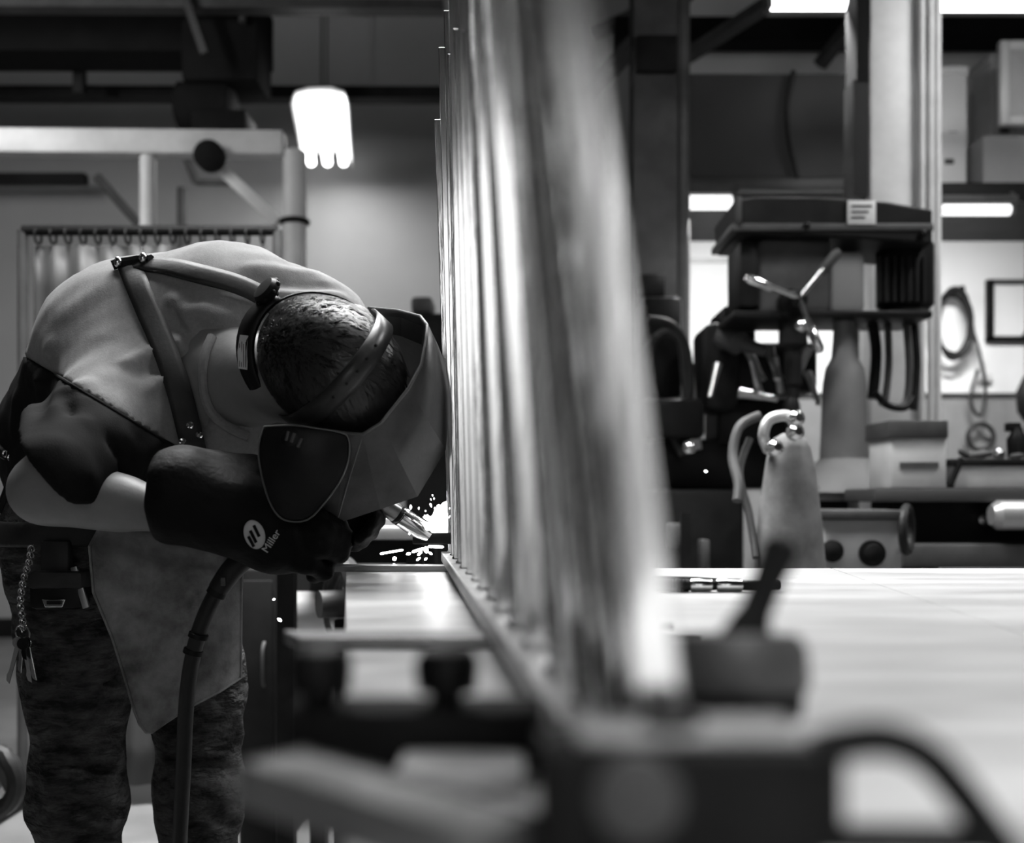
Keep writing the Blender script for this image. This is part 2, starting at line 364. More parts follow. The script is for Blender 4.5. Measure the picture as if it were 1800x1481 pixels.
# left edge, low: cart wheel and bright lever
t = thing('hand_cart', 'hand cart with dark wheel and pale slanted handle at the left edge', 'cart', (P(5, 0, 2.5).x, 2.5, 0))
MB().bar(P(-40, 1250, 2.5), P(28, 1395, 2.5), .03, .03, bev=.004).done('handle', steel_mid, t)
MB().torus(P(-16, 1372, 2.5), (.2, 1, 0), .07, .022, 24, 10).done('tyre', rubber, t)
MB().lathe(P(-16, 1372, 2.53), (0, -1, 0), [(0, .03), (.06, .03)], 14).done('hub', steel_mid, t)
q = P(-16, 1372, 2.5); MB().box((q.x - .05, 2.55, q.z / 2), (.05, .05, q.z)).done('axle_post', steel_mid, t)
t = thing('chair_frame', 'pale curved tubular frame behind the tool belt at the left edge', 'frame', P(10, 950, 2.6))
MB().tube(SP((-20, 890, 2.6), (10, 900, 2.6), (18, 930, 2.6), (12, 965, 2.6), (-25, 972, 2.6)), .012, 10).done('tube', steel_pale, t)
q = P(-20, 972, 2.6); MB().tube([q, (q.x, q.y, .0)], .012, 10).done('leg', steel_pale, t)

# ================================================================== RIGHT HAND BACKGROUND
# dark I column beside the fence panel
t = thing('steel_column', 'dark grey I-shaped steel column just right of the picket panel', 'column', (P(1150, 0, 4.9).x, 4.9, 0))
c = P(1152, 0, 4.9)
MB().box((c.x, 4.9, 2.35), (.20, .014, 4.7)).done('flange', steel_mid, t)
MB().box((c.x, 5.08, 2.35), (.20, .014, 4.7)).done('flange', steel_mid, t)
MB().box((c.x, 4.99, 2.35), (.014, .17, 4.7)).done('web', steel_mid, t)
MB().boxpx(1118, 60, 1192, 125, 4.86, .25, bev=.01).done('gusset', steel_dark, t)
MB().boxpx(1118, 480, 1170, 520, 4.82, .08, bev=.01).done('switch_box', black, t)
tag(MB().tube([P(1196, -40, 5.0), Vector((P(1196, 0, 5.0).x, 5.0, 0))], .045, 14).done('downpipe', steel_mid), 'grey round pipe running down behind the dark I column', 'pipe')
# loft
t = thing('storage_loft', 'storage loft with dark grey front panel above the white wall', 'loft', (P(1500, 0, 5.4).x, 5.4, 0))
d = 5.25
MB().boxpx(1188, 130, 1530, 312, d, .03).done('front_panel', mat('loft_panel', .035, .7, var=.1), t)
MB().boxpx(1196, 312, 1540, 334, d - .05, .09, bev=.008).done('panel_rail', steel_mid, t)
MB().boxpx(1185, 334, 1980, 346, d + .03, .95).done('floor_board', steel_dark, t)
MB().boxpx(1640, 320, 1980, 352, d - .02, .05, bev=.006).done('edge_beam', steel_dark, t)
for px in (1215, 1960):
    q = P(px, 346, d + .06); MB().box((q.x, d + .88, q.z / 2), (.07, .07, q.z)).done('post', steel_mid, t)
tag(MB().tube(SP((1395, 125, 5.2), (1383, 190, 5.2), (1388, 250, 5.2), (1402, 312, 5.2)), .014, 10).done('cable', rubber), 'dark cable hanging in front of the loft panel', 'cable')
def carton(label, x0, y0, x1, y1, d, t_, m, lid=None, open_=False):
    t = thing('storage_box', label, 'box', P((x0 + x1) / 2, y1, d), 'boxes on the loft')
    MB().boxpx(x0, y0, x1, y1, d, t_, bev=.006).done('body', m, t)
    if lid: MB().boxpx(x0 - 3, y0 - 3, x1 + 3, y0 + lid, d - .012, t_ + .02, bev=.006).done('lid', m, t)
    MB().boxpx((x0 + x1) / 2 - 8, (y0 + y1) / 2 - 4, (x0 + x1) / 2 + 8, (y0 + y1) / 2 + 5, d - .004, .006).done('hand_slot', steel_mid, t)
carton('tall white box on the loft, right beside the pale column', 1652, 118, 1700, 353, 5.5, .3, reflector, 12)
carton('short pale box on the loft in front of the tall white box', 1640, 232, 1698, 334, 5.3, .16, reflector)
carton('grey box on the loft behind the framed panels', 1742, 96, 1790, 362, 5.7, .2, steel_pale, 14)
carton('wide pale box on the loft under the framed panels', 1728, 238, 1900, 339, 5.35, .3, mat('pale_card', .4, .8, var=.06))
t = thing('framed_panel', 'white framed panel leaning on the loft boxes at the right edge', 'panel', P(1800, 215, 5.4))
for (x0, y0, x1, y1) in ((1760, 70, 1776, 218), (1776, 70, 1900, 84), (1776, 202, 1900, 218), (1884, 84, 1900, 202)):
    MB().boxpx(x0, y0, x1, y1, 5.37, .05, bev=.006).done('frame_bar', reflector, t)
MB().boxpx(1776, 84, 1884, 202, 5.39, .01).done('pane', steel_pale, t)
# pale column behind the drill press
t = thing('duct_column', 'tall pale square column with conduits rising behind the drill press', 'column', (P(1590, 0, 4.2).x, 4.2, 0))
a = P(1530, 0, 4.2); b = P(1612, 0, 4.2); e = P(1630, 0, 4.2)
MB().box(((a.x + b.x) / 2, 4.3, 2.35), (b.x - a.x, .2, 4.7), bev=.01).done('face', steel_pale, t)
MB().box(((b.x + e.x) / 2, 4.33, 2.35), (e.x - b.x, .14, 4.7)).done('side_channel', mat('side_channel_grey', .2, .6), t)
for px in (1620, 1636, 1648):
    q = P(px, 0, 4.17); MB().tube([(q.x, 4.17, 0), (q.x, 4.17, 4.7)], .014, 12).done('conduit', steel_pale, t)
MB().boxpx(1500, 140, 1526, 345, 4.2, .12).done('back_flange', steel_dark, t)
MB().boxpx(1506, -30, 1528, 145, 4.2, .14).done('dark_flange', roof_dark, t)  # near-black strip along the upper left of the column
# ------------------------------------------------------------------ drill press
D = 3.6
t = thing('drill_press', 'tall dark drill press with three-spoke feed wheel in front of the white wall', 'drill press', (P(1440, 0, D).x, D + .2, 0))
g = MB(); 
g.prism([P(1290, 352, D), P(1330, 345, D), P(1440, 346, D), P(1560, 354, D), P(1640, 368, D), P(1640, 428, D), P(1500, 418, D), P(1296, 408, D)], (0, .36, 0))
cov = g.done('belt_cover', steel_dark, t, angle=30, bevel=.008)
MB().boxpx(1286, 392, 1642, 405, D - .006, .37, bev=.004).done('cover_seam', steel_mid, t)
MB().boxpx(1490, 352, 1540, 394, D - .010, .012, bev=.002).done('name_plate', paper, t)
for q in range(3): MB().boxpx(1497, 360 + q * 10, 1533 - q * 6, 363 + q * 10, D - .0125, .003).done('plate_line', steel_mid, t)
for px, py in ((1416, 398), (1620, 412)): MB().lathe(P(px, py, D), (0, -1, 0), [(0, .012), (.02, .012), (.024, .006)], 12).done('cover_screw', black, t)
MB().lathe(P(1298, 372, D - .01), (0, 0, -1), [(-.05, .012), (.03, .012), (.04, .006)], 10).done('latch', steel_mid, t)
g = MB(); g.boxpx(1330, 418, 1465, 552, D + .06, .24, bev=.03); g.done('head_casting', steel_mid, t)
MB().boxpx(1300, 420, 1336, 540, D + .04, .22, bev=.02).done('head_side', steel_dark, t)
MB().boxpx(1462, 440, 1522, 548, D + .05, .1, bev=.02).done('switch_panel', mat('switch_panel_grey', .17, .6), t)
MB().boxpx(1290, 545, 1640, 558, D + .05, .3, bev=.006).done('head_plate', black, t)
MB().lathe(P(1590, 425, D + .18), (0, 0, -1), [(0, .09), (.02, .1), (.23, .1), (.25, .08)], 24).done('motor', black, t)
for k in range(7): MB().boxpx(1545 + k * 13, 450, 1550 + k * 13, 530, D + .072, .02).done('motor_fin', steel_dark, t)
hub = P(1402, 526, D - .03)
MB().lathe(hub + Vector((0, .1, 0)), (0, -1, 0), [(0, .05), (.03, .05), (.05, .035), (.12, .03), (.13, .015)], 20).done('feed_hub', black, t)
for (px, py) in ((1318, 490), (1470, 446), (1440, 612)):
    e = P(px, py, D - .07); v = (e - hub).normalized()
    s_ = MB().tube([hub - Vector((0, .02, 0)), e], .010, 10).done('spoke', chrome, t)
    MB().lathe(e - v * .10, v, [(0, .008), (.02, .016), (.10, .018), (.115, .010)], 14).done('grip', chrome if px != 1470 else steel_mid, s_)
MB().ball(P(1408, 572, D - .06), .022).done('lock_knob', chrome, t)
MB().lathe(P(1394, 556, D + .1), (0, 0, -1), [(0, .05), (.1, .05), (.12, .03), (.24, .03), (.25, .022), (.32, .018)], 18).done('quill', steel_dark, t)
MB().lathe(P(1392, 700, D + .1), (0, 0, -1), [(0, .02), (.02, .028), (.06, .03), (.1, .02), (.11, .006), (.18, .006)], 14).done('chuck', black, t)
q = P(1488, 0, D + .28)
MB().tube([(q.x, q.y, .02), (q.x, q.y, P(0, 345, D).z)], .045, 20).done('post', mat('post_grey', .3, .4), t)
# pale rounded casting and flared foot
mcast = mat('cast_grey', .11, .6, var=.15)
MB().lathe(P(1484, 806, D + .14), (0, 0, 1), [(-.12, .2), (-.06, .16), (0, .085), (.10, .08), (.26, .076), (.32, .066), (.36, .045), (.42, .040), (.52, .036)], 28).done('column_casting', mcast, t)
MB().boxpx(1378, 852, 1560, 880, D + .0, .34, bev=.01).done('table', mcast, t)
q = P(1480, 880, D)
MB().box((q.x, D + .18, q.z / 2), (.12, .12, q.z)).done('pedestal', steel_dark, t)
MB().box((q.x, D + .16, .03), (.30, .5, .06), bev=.01).done('foot', steel_dark, t)
# ------------------------------------------------------------------ milling machine, dark
t = thing('milling_machine', 'dark milling machine with hoses and levers, between column and drill press', 'machine', (P(1250, 0, 4.0).x, 4.0, 0))
d = 4.02
g = MB()
g.boxpx(1272, 535, 1330, 620, d, .3, bev=.02).boxpx(1240, 565, 1300, 720, d - .02, .3, bev=.03).boxpx(1292, 600, 1440, 690, d + .05, .3, bev=.03)
g.done('head', steel_dark, t)
MB().boxpx(1262, 700, 1400, 780, d + .1, .3, bev=.02).done('saddle', black, t)
MB().boxpx(1150, 770, 1385, 860, d + .12, .3, bev=.02).done('table', black, t)
q0 = P(1150, 860, d); q1 = P(1310, 860, d)
MB().box(((q0.x + q1.x) / 2, d + .26, q0.z / 2), ((q1.x - q0.x), .5, q0.z), bev=.02).done('pedestal', steel_dark, t)
MB().lathe(P(1266, 590, d - .06), (.7, -.5, -.35), [(0, .045), (.08, .05), (.1, .03), (.2, .018)], 18).done('gear_knob', steel_mid, t)
for (x0, y0, x1, y1, r_) in ((1312, 612, 1345, 672, .018), (1352, 610, 1362, 650, .02), (1390, 668, 1408, 636, .030), (1330, 545, 1334, 520, .02), (1300, 690, 1360, 700, .02), (1262, 640, 1250, 690, .016), (1372, 690, 1366, 640, .014), (1335, 690, 1325, 652, .014), (1420, 655, 1432, 690, .016)):
    MB().lathe(P(x0, y0, d - .1), P(x1, y1, d - .14) - P(x0, y0, d - .1), [(0, r_), (.06, r_ * .8), (.10, r_ * .6), (.14, r_ * .6)], 14).done('lever', mat('worn_steel', .42, .3, .8, var=.3, vscale=12), t)
MB().ball(P(1212, 786, d - .2), .026).done('ball_knob', chrome, t)
MB().boxpx(1130, 700, 1240, 770, d - .05, .3, bev=.02).done('apron_casting', black, t)
for pts in (((1140, 560, d), (1180, 570, d), (1206, 610, d), (1212, 690, d), (1190, 760, d)), ((1130, 620, d), (1165, 585, d), (1195, 600, d), (1203, 660, d), (1214, 740, d)), ((1150, 590, d), (1138, 650, d), (1160, 720, d), (1200, 800, d))):
    MB().tube(SP(*pts), .016, 10).done('hose', rubber, t)
MB().tube(SP((1195, 590, d + .05), (1210, 650, d + .05), (1218, 730, d + .05), (1225, 790, d + .05)), .020, 10).done('spout', steel_pale, t)
MB().boxpx(1176, 920, 1212, 965, 3.3, .1, bev=.01).done('switch', steel_mid, t)
MB().boxpx(1232, 948, 1248, 1000, 3.3, .06, bev=.006).done('crank', steel_mid, t)
MB().bar(P(1204, 900, 3.3), P(1204, 1080, 3.3), .03, .03).done('crank_post', black, t)
MB().boxpx(1130, 520, 1200, 700, d + .3, .3, bev=.02).done('ram', black, t)
# ------------------------------------------------------------------ canister with looped hose
t = thing('dust_canister', 'grey tapered canister with pale hose looped over its top, in front of drill press', 'canister', (P(1385, 0, 2.65).x, 2.65, 0))
d = 2.65
q = P(1388, 770, d); 
MB().lathe(q, (0, 0, -1), [(-0.013, 0.0176), (0.000, 0.0396), (0.026, 0.0528), (0.088, 0.0634), (0.194, 0.0774), (0.317, 0.0880), (0.440, 0.0915), (q.z - .02, .097)], 28).done('bag', mat('canister_cloth', .13, .75, var=.35, vscale=14, bump=.1, bscale=30), t)
MB().tube(SP((1350, 790, d - .02), (1342, 765, d - .06), (1352, 738, d - .06), (1380, 730, d - .06), (1398, 740, d - .06)), .014, 12).done('hose', mat('pale_hose', .6, .3, .6, var=.2), t)
for (px, py) in ((1392, 738), (1391, 762), (1355, 789)):
    MB().lathe(P(px, py, d - .09), (.2, -1, .1), [(0, .012), (.01, .020), (.03, .020), (.04, .01)], 14).done('coupler', chrome, t)
MB().tube(SP((1335, 730, d + .08), (1300, 750, d + .06), (1288, 800, d + .04), (1298, 850, d), (1296, 880, d - .02)), .013, 10).done('return_hose', steel_mid, t)
MB().tube(SP((1318, 770, d + .08), (1300, 830, d + .06), (1316, 900, d + .02), (1330, 980, d - .04)), .010, 10).done('drain_hose', steel_mid, t)
# ------------------------------------------------------------------ heavy bench and what stands on it
t = thing('machine_bench', 'heavy dark machine bench with thick top edge at right, behind the table', 'bench', (P(1700, 0, 3.4).x, 3.4, 0))
d = 3.2
MB().boxpx(1538, 858, 2000, 882, d, .30, bev=.006).done('top', mat('bench_top_grey', .04, .5), t)
MB().boxpx(1560, 882, 2000, 962, d + .1, .15).done('web', black, t)
MB().boxpx(1586, 956, 1990, 998, d - .02, .32, bev=.01).done('lower_flange', steel_mid, t)
MB().lathe(P(1742, 905, d - .02), (1, 0, 0), [(0, .03), (.02, .045), (.5, .045)], 20).done('roller', mat('roller_steel', .5, .35, .6), t)
MB().lathe(P(1722, 912, d + .1), (0, -1, 0), [(0, .02), (.04, .02), (.05, .01)], 12).done('bolt_head', chrome, t)
for px in (1620, 1960):
    q = P(px, 998, d); MB().box((q.x, d + .14, q.z / 2), (.12, .24, q.z)).done('leg', steel_dark, t)
t = thing('cardboard_box', 'pale cardboard box with dark lid on the machine bench', 'box', P(1615, 858, 3.4))
MB().boxpx(1566, 768, 1664, 857, 3.23, .2, bev=.004).done('body', mat('pale_carton', .46, .8, var=.1), t)
MB().boxpx(1562, 738, 1668, 770, 3.22, .22, bev=.006).done('lid', steel_mid, t)
MB().boxpx(1582, 812, 1650, 822, 3.225, .006).done('tape', steel_mid, t)
t = thing('tool_tray', 'pale low tray with small tools at the right end of machine bench', 'tray', P(1735, 858, 3.4))
MB().boxpx(1680, 818, 1840, 857, 3.24, .2, bev=.004).done('body', steel_pale, t)
MB().boxpx(1672, 806, 1830, 818, 3.23, .22, bev=.004).done('rim', steel_dark, t)
MB().bar(P(1690, 805, 3.235), P(1670, 853, 3.225), .014, .014).done('side_strut', steel_dark, t)
for q, (x0, y0, x1, y1, r_, m_) in enumerate([(1700, 803, 1742, 796, .014, steel_mid), (1748, 802, 1764, 796, .02, chrome), (1686, 790, 1704, 804, .012, steel_mid), (1775, 803, 1800, 800, .010, steel_mid)]):
    a = P(x0, y0, 3.32); b = P(x1, y1, 3.32)
    tag(MB().lathe(a, b - a, [(0, r_ * .6), (.008, r_), ((b - a).length * .7, r_), ((b - a).length, r_ * .5)], 14).done('hand_tool', m_),
        ['longest grey hand tool lying on the rim of the pale tray', 'shiny round tool lying mid-tray among the small tools', 'short grey tool tilted at the left end of the tray', 'thin grey tool near the right end of the tray'][q], 'tool', 'small tools on the tray')
t = thing('spray_bottle', 'black spray bottle at the right edge on the pale tray', 'bottle', P(1788, 806, 3.45))
MB().lathe(P(1788, 805, 3.36), (0, 0, 1), [(0, .03), (.06, .032), (.08, .02), (.1, .014)], 16).done('body', black, t)
MB().boxpx(1772, 742, 1796, 758, 3.35, .03, bev=.004).done('trigger_head', black, t)
t = thing('control_box', 'grey control box with dark round knob beside the machine bench', 'control box', (P(1520, 0, 3.2).x, 3.2, 0))
d = 2.85
MB().boxpx(1450, 912, 1586, 1000, d, .25, bev=.006).done('body', mat('control_grey', .36, .6, var=.12), t)
MB().boxpx(1440, 896, 1592, 914, d - .02, .29, bev=.006).done('lid', steel_mid, t)
MB().lathe(P(1532, 972, d), (0, -1, 0), [(0, .036), (.01, .036), (.014, .026), (.03, .024), (.034, .012)], 20).done('knob', black, t)
MB().lathe(P(1462, 968, d), (0, -1, 0), [(0, .03), (.01, .03), (.02, .015)], 16).done('dial', steel_dark, t)
MB().torus(P(1594, 930, d + .02), (1, -.6, 0), .06, .012, 22, 8).done('cable_loop', rubber, t)
q = P(1518, 1000, d); MB().box((q.x, d + .125, q.z / 2), (.2, .2, q.z)).done('stand', steel_dark, t)
# cables hanging down beside the pale column
t = thing('cable_bundle', 'bundle of dark and pale cables hanging below the drill press motor', 'cables', P(1580, 640, 3.75))
for k, (pts, m_) in enumerate([(((1532, 560, 3.8), (1540, 620, 3.8), (1534, 700, 3.78)), black), (((1560, 560, 3.8), (1562, 640, 3.8), (1556, 705, 3.8)), steel_mid), (((1592, 558, 3.8), (1598, 640, 3.8), (1594, 700, 3.8), (1576, 716, 3.78), (1548, 706, 3.76)), steel_mid), (((1606, 560, 3.82), (1612, 640, 3.82), (1606, 720, 3.8)), steel_dark), (((1538, 690, 3.76), (1560, 712, 3.76), (1590, 716, 3.76), (1604, 700, 3.78)), black)]):
    MB().tube(SP(*pts), .013 if k else .02, 10).done('cable', m_, t)
# cable coil and picture frame on the white wall
t = thing('cable_coil', 'loosely coiled dark cable hanging on the white wall beside the column', 'cable', P(1675, 515, 6.12))
for k in range(4):
    pts = []
    for i in range(28):
        an = 2 * math.pi * i / 28 + .3
        ex = 30 + 4 * math.sin(k * 2.1 + 2 * an) ; ey = 52 + 10 * math.sin(k * 1.3 + an) + k * 3
        pts.append(P(1676 + k * 2 - 3 + ex * math.cos(an), 562 + k * 5 + ey * math.sin(an), 6.08 - .012 * k))
    MB().tube(pts, .011, 8, closed=True).done('loop', rubber, t)
MB().tube(SP((1702, 560, 6.1), (1722, 620, 6.1), (1732, 680, 6.1), (1724, 730, 6.08), (1706, 705, 6.08), (1718, 650, 6.1)), .010, 8).done('tail', rubber, t)
MB().lathe(P(1672, 516, 6.19), (0, -1, 0), [(0, .012), (.14, .012), (.15, .02)], 10).done('hook', steel_dark, t)
t = thing('picture_frame', 'dark square picture frame with blank pale sheet on the white wall', 'picture frame', P(1780, 600, 6.17))
for (x0, y0, x1, y1, m_) in ((1736, 490, 1748, 600, black), (1736, 490, 1830, 499, steel_mid), (1736, 590, 1830, 600, black), (1818, 490, 1830, 600, black)):
    MB().boxpx(x0, y0, x1, y1, 6.15, .04, bev=.005).done('frame_bar', m_, t)
MB().boxpx(1748, 499, 1818, 590, 6.178, .01).done('sheet', wall_white, t)
MB().prism([P(1795, 592, 6.165), P(1820, 560, 6.165), P(1820, 592, 6.165)], (0, .01, 0)).done('corner_flap', black, t, smooth=False)
tag(MB().boxpx(1722, 655, 1745, 670, 6.15, .04, bev=.01).done('wall_socket', steel_pale), 'small pale socket on the white wall below the picture frame', 'socket')
tag(MB().torus(P(1724, 768, 6.1), (0, 1, 0), .075, .014, 24, 8).done('cable_ring', rubber), 'dark round cable ring hung low on the grey dado', 'cable')
slab('trim_14', (P(1240, 460, 6.19).x, 6.185, P(1240, 458, 6.19).z), (.55, .02, .025), steel_pale)
tag(MB().lathe(P(1806, 740, 5.6), (0, 0, 1), [(0, .02), (.05, .05), (.15, .06), (.24, .02)], 14).done('black_bag', black), 'black bag shape at the right edge before the grey dado', 'bag')
# ================================================================== WORK TABLE
TZ = 0.900
t = thing('work_table', 'large pale steel-topped work table with a seam, in front of the welder', 'table', (.6, .9, 0))
def plate_mesh(pts):
    return MB().prism([Vector((x, y, TZ)) for x, y in pts], (0, 0, -.014))
plate_mesh([(.126, -.80), (.249, -.80), (.515, 1.70), (-.2686, 1.70)]).done('top_plate', plate, t, smooth=False, bevel=.001)
plate_mesh([(.2503, -.80), (1.95, -.80), (1.95, 1.70), (.5163, 1.70)]).done('top_plate', plate, t, smooth=False, bevel=.001)
for (a, b) in (((.11, -.7), (-.24, 1.62)), ((.9, -.7), (.9, 1.62)), ((1.88, -.7), (1.88, 1.62))):
    MB().bar((a[0] + .05, a[1], TZ - .05), (b[0] + .05, b[1], TZ - .05), .05, .072).done('frame_rail', steel_dark, t)
for (x, y) in ((.17, -.7), (-.18, 1.6), (.95, -.7), (.95, 1.6), (1.85, -.7), (1.85, 1.6)):
    MB().box((x, y, .41), (.07, .07, .81)).done('leg', steel_dark, t)
    MB().lathe((x, y, 0), (0, 0, 1), [(0, .05), (.012, .05), (.016, .02)], 14).done('foot', black, t)

# ------------------------------------------------------------------ fence panel under welding
RT = .925
def railx(lat, d): return -(X0 - 707) / F * d + lat
t = thing('fence_panel', 'upright steel fence panel, row of square pickets on a bottom rail', 'fence panel', (railx(.087, 1.0), 1.0, TZ))
g = MB(); a = [Vector((railx(.064, .325), .325, RT)), Vector((railx(.064, 1.735), 1.735, RT)), Vector((railx(.112, 1.735), 1.735, RT)), Vector((railx(.112, .325), .325, RT))]
g.prism(a, (0, 0, -.0155)).done('bottom_rail', rail_steel, t, smooth=False, bevel=.0012)
ds = [.335, .37, .41, .46, .54, .64, .74, .84, .94, 1.04, 1.14, 1.24, 1.34, 1.44, 1.54, 1.63, 1.715]
def lean(d): return float(np.interp(d, [.33, .43, .58, .73, .87, 1.03, 1.4, 1.54, 1.63, 1.74], [.125, .096, .070, .050, .037, .029, .021, .018, .025, .034]))
tall = [1.0, .95, 1.0, .98, .96, .97, .90, .41, .95, .455, .93, .545, .92, .60, .705, .69, .61]
PW = .0148; PD = .030
for k, d in enumerate(ds):
    top = EYE + tall[k]; s = lean(d); jig = (random.random() - .5) * .0016
    xl = railx(.0765, d) + jig; r = Matrix.Rotation(math.radians(random.uniform(-3, 3)), 3, 'Z')
    base = Vector((xl + PW / 2, d, RT)); hgt = top - RT
    g = MB(); bm = g.bm; rings = []
    for z in (0, hgt):
        rings.append([bm.verts.new(base + Vector((-s * z, 0, z)) + r @ Vector((u * PW / 2, v * PD / 2, 0))) for u, v in ((-1, -1), (1, -1), (1, 1), (-1, 1))])
    for i in range(4): bm.faces.new((rings[0][i], rings[0][(i + 1) % 4], rings[1][(i + 1) % 4], rings[1][i]))
    bm.faces.new(rings[1]); bm.faces.new(list(reversed(rings[0])))
    pk = g.done('picket', bare_steel, t, smooth=True, bevel=.0012)
    pk.data.materials.append(side_shade)
    for f_ in pk.data.polygons:
        if abs(f_.normal.x) > .8: f_.material_index = 1  # sideways faces get the painted shade
    if k > 0:
        g = MB()
        for q in range(3): g.ball((xl - .0004, d - .004 + .004 * q, RT + .0012), (.0026, .0032, .0024), 8)
        g.done('weld_bead', rail_steel, pk)
# thin inner bars between some pickets, seen edge on near the top
for (x0, y0, x1, y1, d) in ((800, -30, 812, 300, 1.40), (790, 60, 794, 240, 1.50), (852, -30, 838, 55, 1.0)):
    MB().bar(P(x0, y0, d), P(x1, y1, d), .004, .008).done('tie_strip', bare_steel, t)
# short dark stub across the end of the rail
q = P(760, 946, 1.70)
MB().boxpx(725, 936, 800, 956, 1.69, .05, bev=.002).done('stub_bar', black, t)

tag(MB().prism([P(500, 1107, .838) , P(500, 1110, .832), P(524, 1120, .794), P(880, 1120, .794), P(880, 1107, .838)], (0, 0, -.0092)).done('flat_bar', bar_steel, smooth=False, bevel=.0008),
    'grey flat bar with a slanted cut end, under the rail, nearer the camera', 'bar', 'flat bars under the rail')
tag(MB().prism([P(533, 994, 1.62), P(533, 991, 1.662), P(800, 991, 1.662), P(800, 994, 1.62)], (0, 0, -.0092)).done('flat_bar', bar_steel, smooth=False, bevel=.0008),
    'long thin flat bar along the far table edge, sticking out towards the glove', 'bar', 'flat bars under the rail')

# ------------------------------------------------------------------ couplers right of the panel
t = thing('hose_coupler', 'two chrome hose couplers joined on black hose, on the table right of the pickets', 'coupler', P(1250, 1040, 1.274))
d = 1.274; y = 1028
def seg(x0, x1, r, name, m, prof=None):
    a = P(x0, y, d); b = P(x1, y, d); L = (b - a).length
    return MB().lathe(a, b - a, prof or [(0, r * .85), (.002, r), (L - .002, r), (L, r * .85)], 18).done(name, m, t)
seg(1140, 1213, .0080, 'rubber_sleeve', rubber)
for k in range(5): MB().torus(P(1180 + k * 6, y, d), (1, 0, 0), .0078, .0009, 18, 6).done('rib', rubber, t)
seg(1213, 1251, .0080, 'coupler_body', chrome); seg(1249, 1260, .0062, 'neck', black)
seg(1259, 1304, .0080, 'coupler_body', chrome); seg(1303, 1372, .0062, 'hose_end', black)
tag(MB().tube([P(1150, 1017, 1.47), P(1222, 1018, 1.45), P(1300, 1021, 1.40)], [.0045, .004, .002], 8).done('scriber', black), 'thin dark pointed rod lying behind the hose couplers', 'rod')
tag(MB().boxpx(1150, 1096, 1188, 1106, .865, .012, bev=.0012).done('steel_chip', steel_dark), 'small dark block on the table just right of the pickets', 'block')
tag(MB().bar(P(1150, 1118, .86), P(1232, 1120, .855), .006, .006).done('thin_rod', steel_dark), 'thin dark rod on the table right of the pickets, behind the clamp', 'rod')

# ================================================================== WELDING TORCH
t = thing('welding_torch', 'welding torch with shiny nozzle and thick black cable, held over the rail end', 'torch', P(600, 930, 1.6))
a = P(648, 868, 1.655); b = P(757, 943, 1.70); ax = (b - a).normalized(); L = (b - a).length
MB().lathe(a, ax, [(0, .012), (.006, .0150), (L * .46, .0155), (L * .47, .014)], 20).done('nozzle_body', mat('nozzle_steel', .28, .3, .9, var=.3, vscale=30), t)
MB().lathe(a + ax * L * .46, ax, [(0, .0125), (.006, .0128), (.0065, .0165), (L * .36, .0165), (L * .50, .0125), (L * .51, .008)], 20).done('nozzle', chrome, t)
MB().lathe(a + ax * (L * .44), ax, [(0, .0162), (.004, .017), (.007, .0162)], 20).done('ring', black, t)
hd = SP((425, 975, 1.50), (470, 952, 1.50), (540, 925, 1.55), (600, 880, 1.63), (648, 868, 1.655))
MB().tube(hd, [.013] * 18 + [.012] * (len(hd) - 18), 14).done('handle', black, t)
cab = SP((440, 968, 1.50), (405, 1005, 1.50), (375, 1050, 1.50), (350, 1110, 1.51), (334, 1180, 1.53), (326, 1260, 1.55), (322, 1360, 1.57), (316, 1480, 1.60), (312, 1640, 1.66), (330, 1780, 1.76))
cb = MB().tube(cab + [Vector((cab[-1].x + .03, 1.85, .02)), Vector((cab[-1].x + .3, 2.1, .02)), Vector((cab[-1].x + .4, 2.8, .02))], .0115, 14).done('cable', rubber, t)
sl = SP((432, 976, 1.50), (405, 1005, 1.50), (383, 1036, 1.50))
MB().tube(sl, [.0175 - .003 * i / (len(sl) - 1) for i in range(len(sl))], 16).done('strain_relief', rubber, t)
for (x, y, d, x2, y2) in ((386, 1032, 1.50, 378, 1046), (350, 1112, 1.51, 347, 1122), (341, 1140, 1.52, 338, 1150)):
    q = P(x, y, d); v = P(x2, y2, d) - q
    MB().lathe(q, v, [(0, .013), (.001, .0142), (v.length - .001, .0142), (v.length, .013)], 16).done('collar', steel_dark, cb)
lr = MB(); q = P(392, 1022, 1.48); lr.box(q, (.006, .004, .012), bev=.001); lr.done('clip', steel_mid, cb)

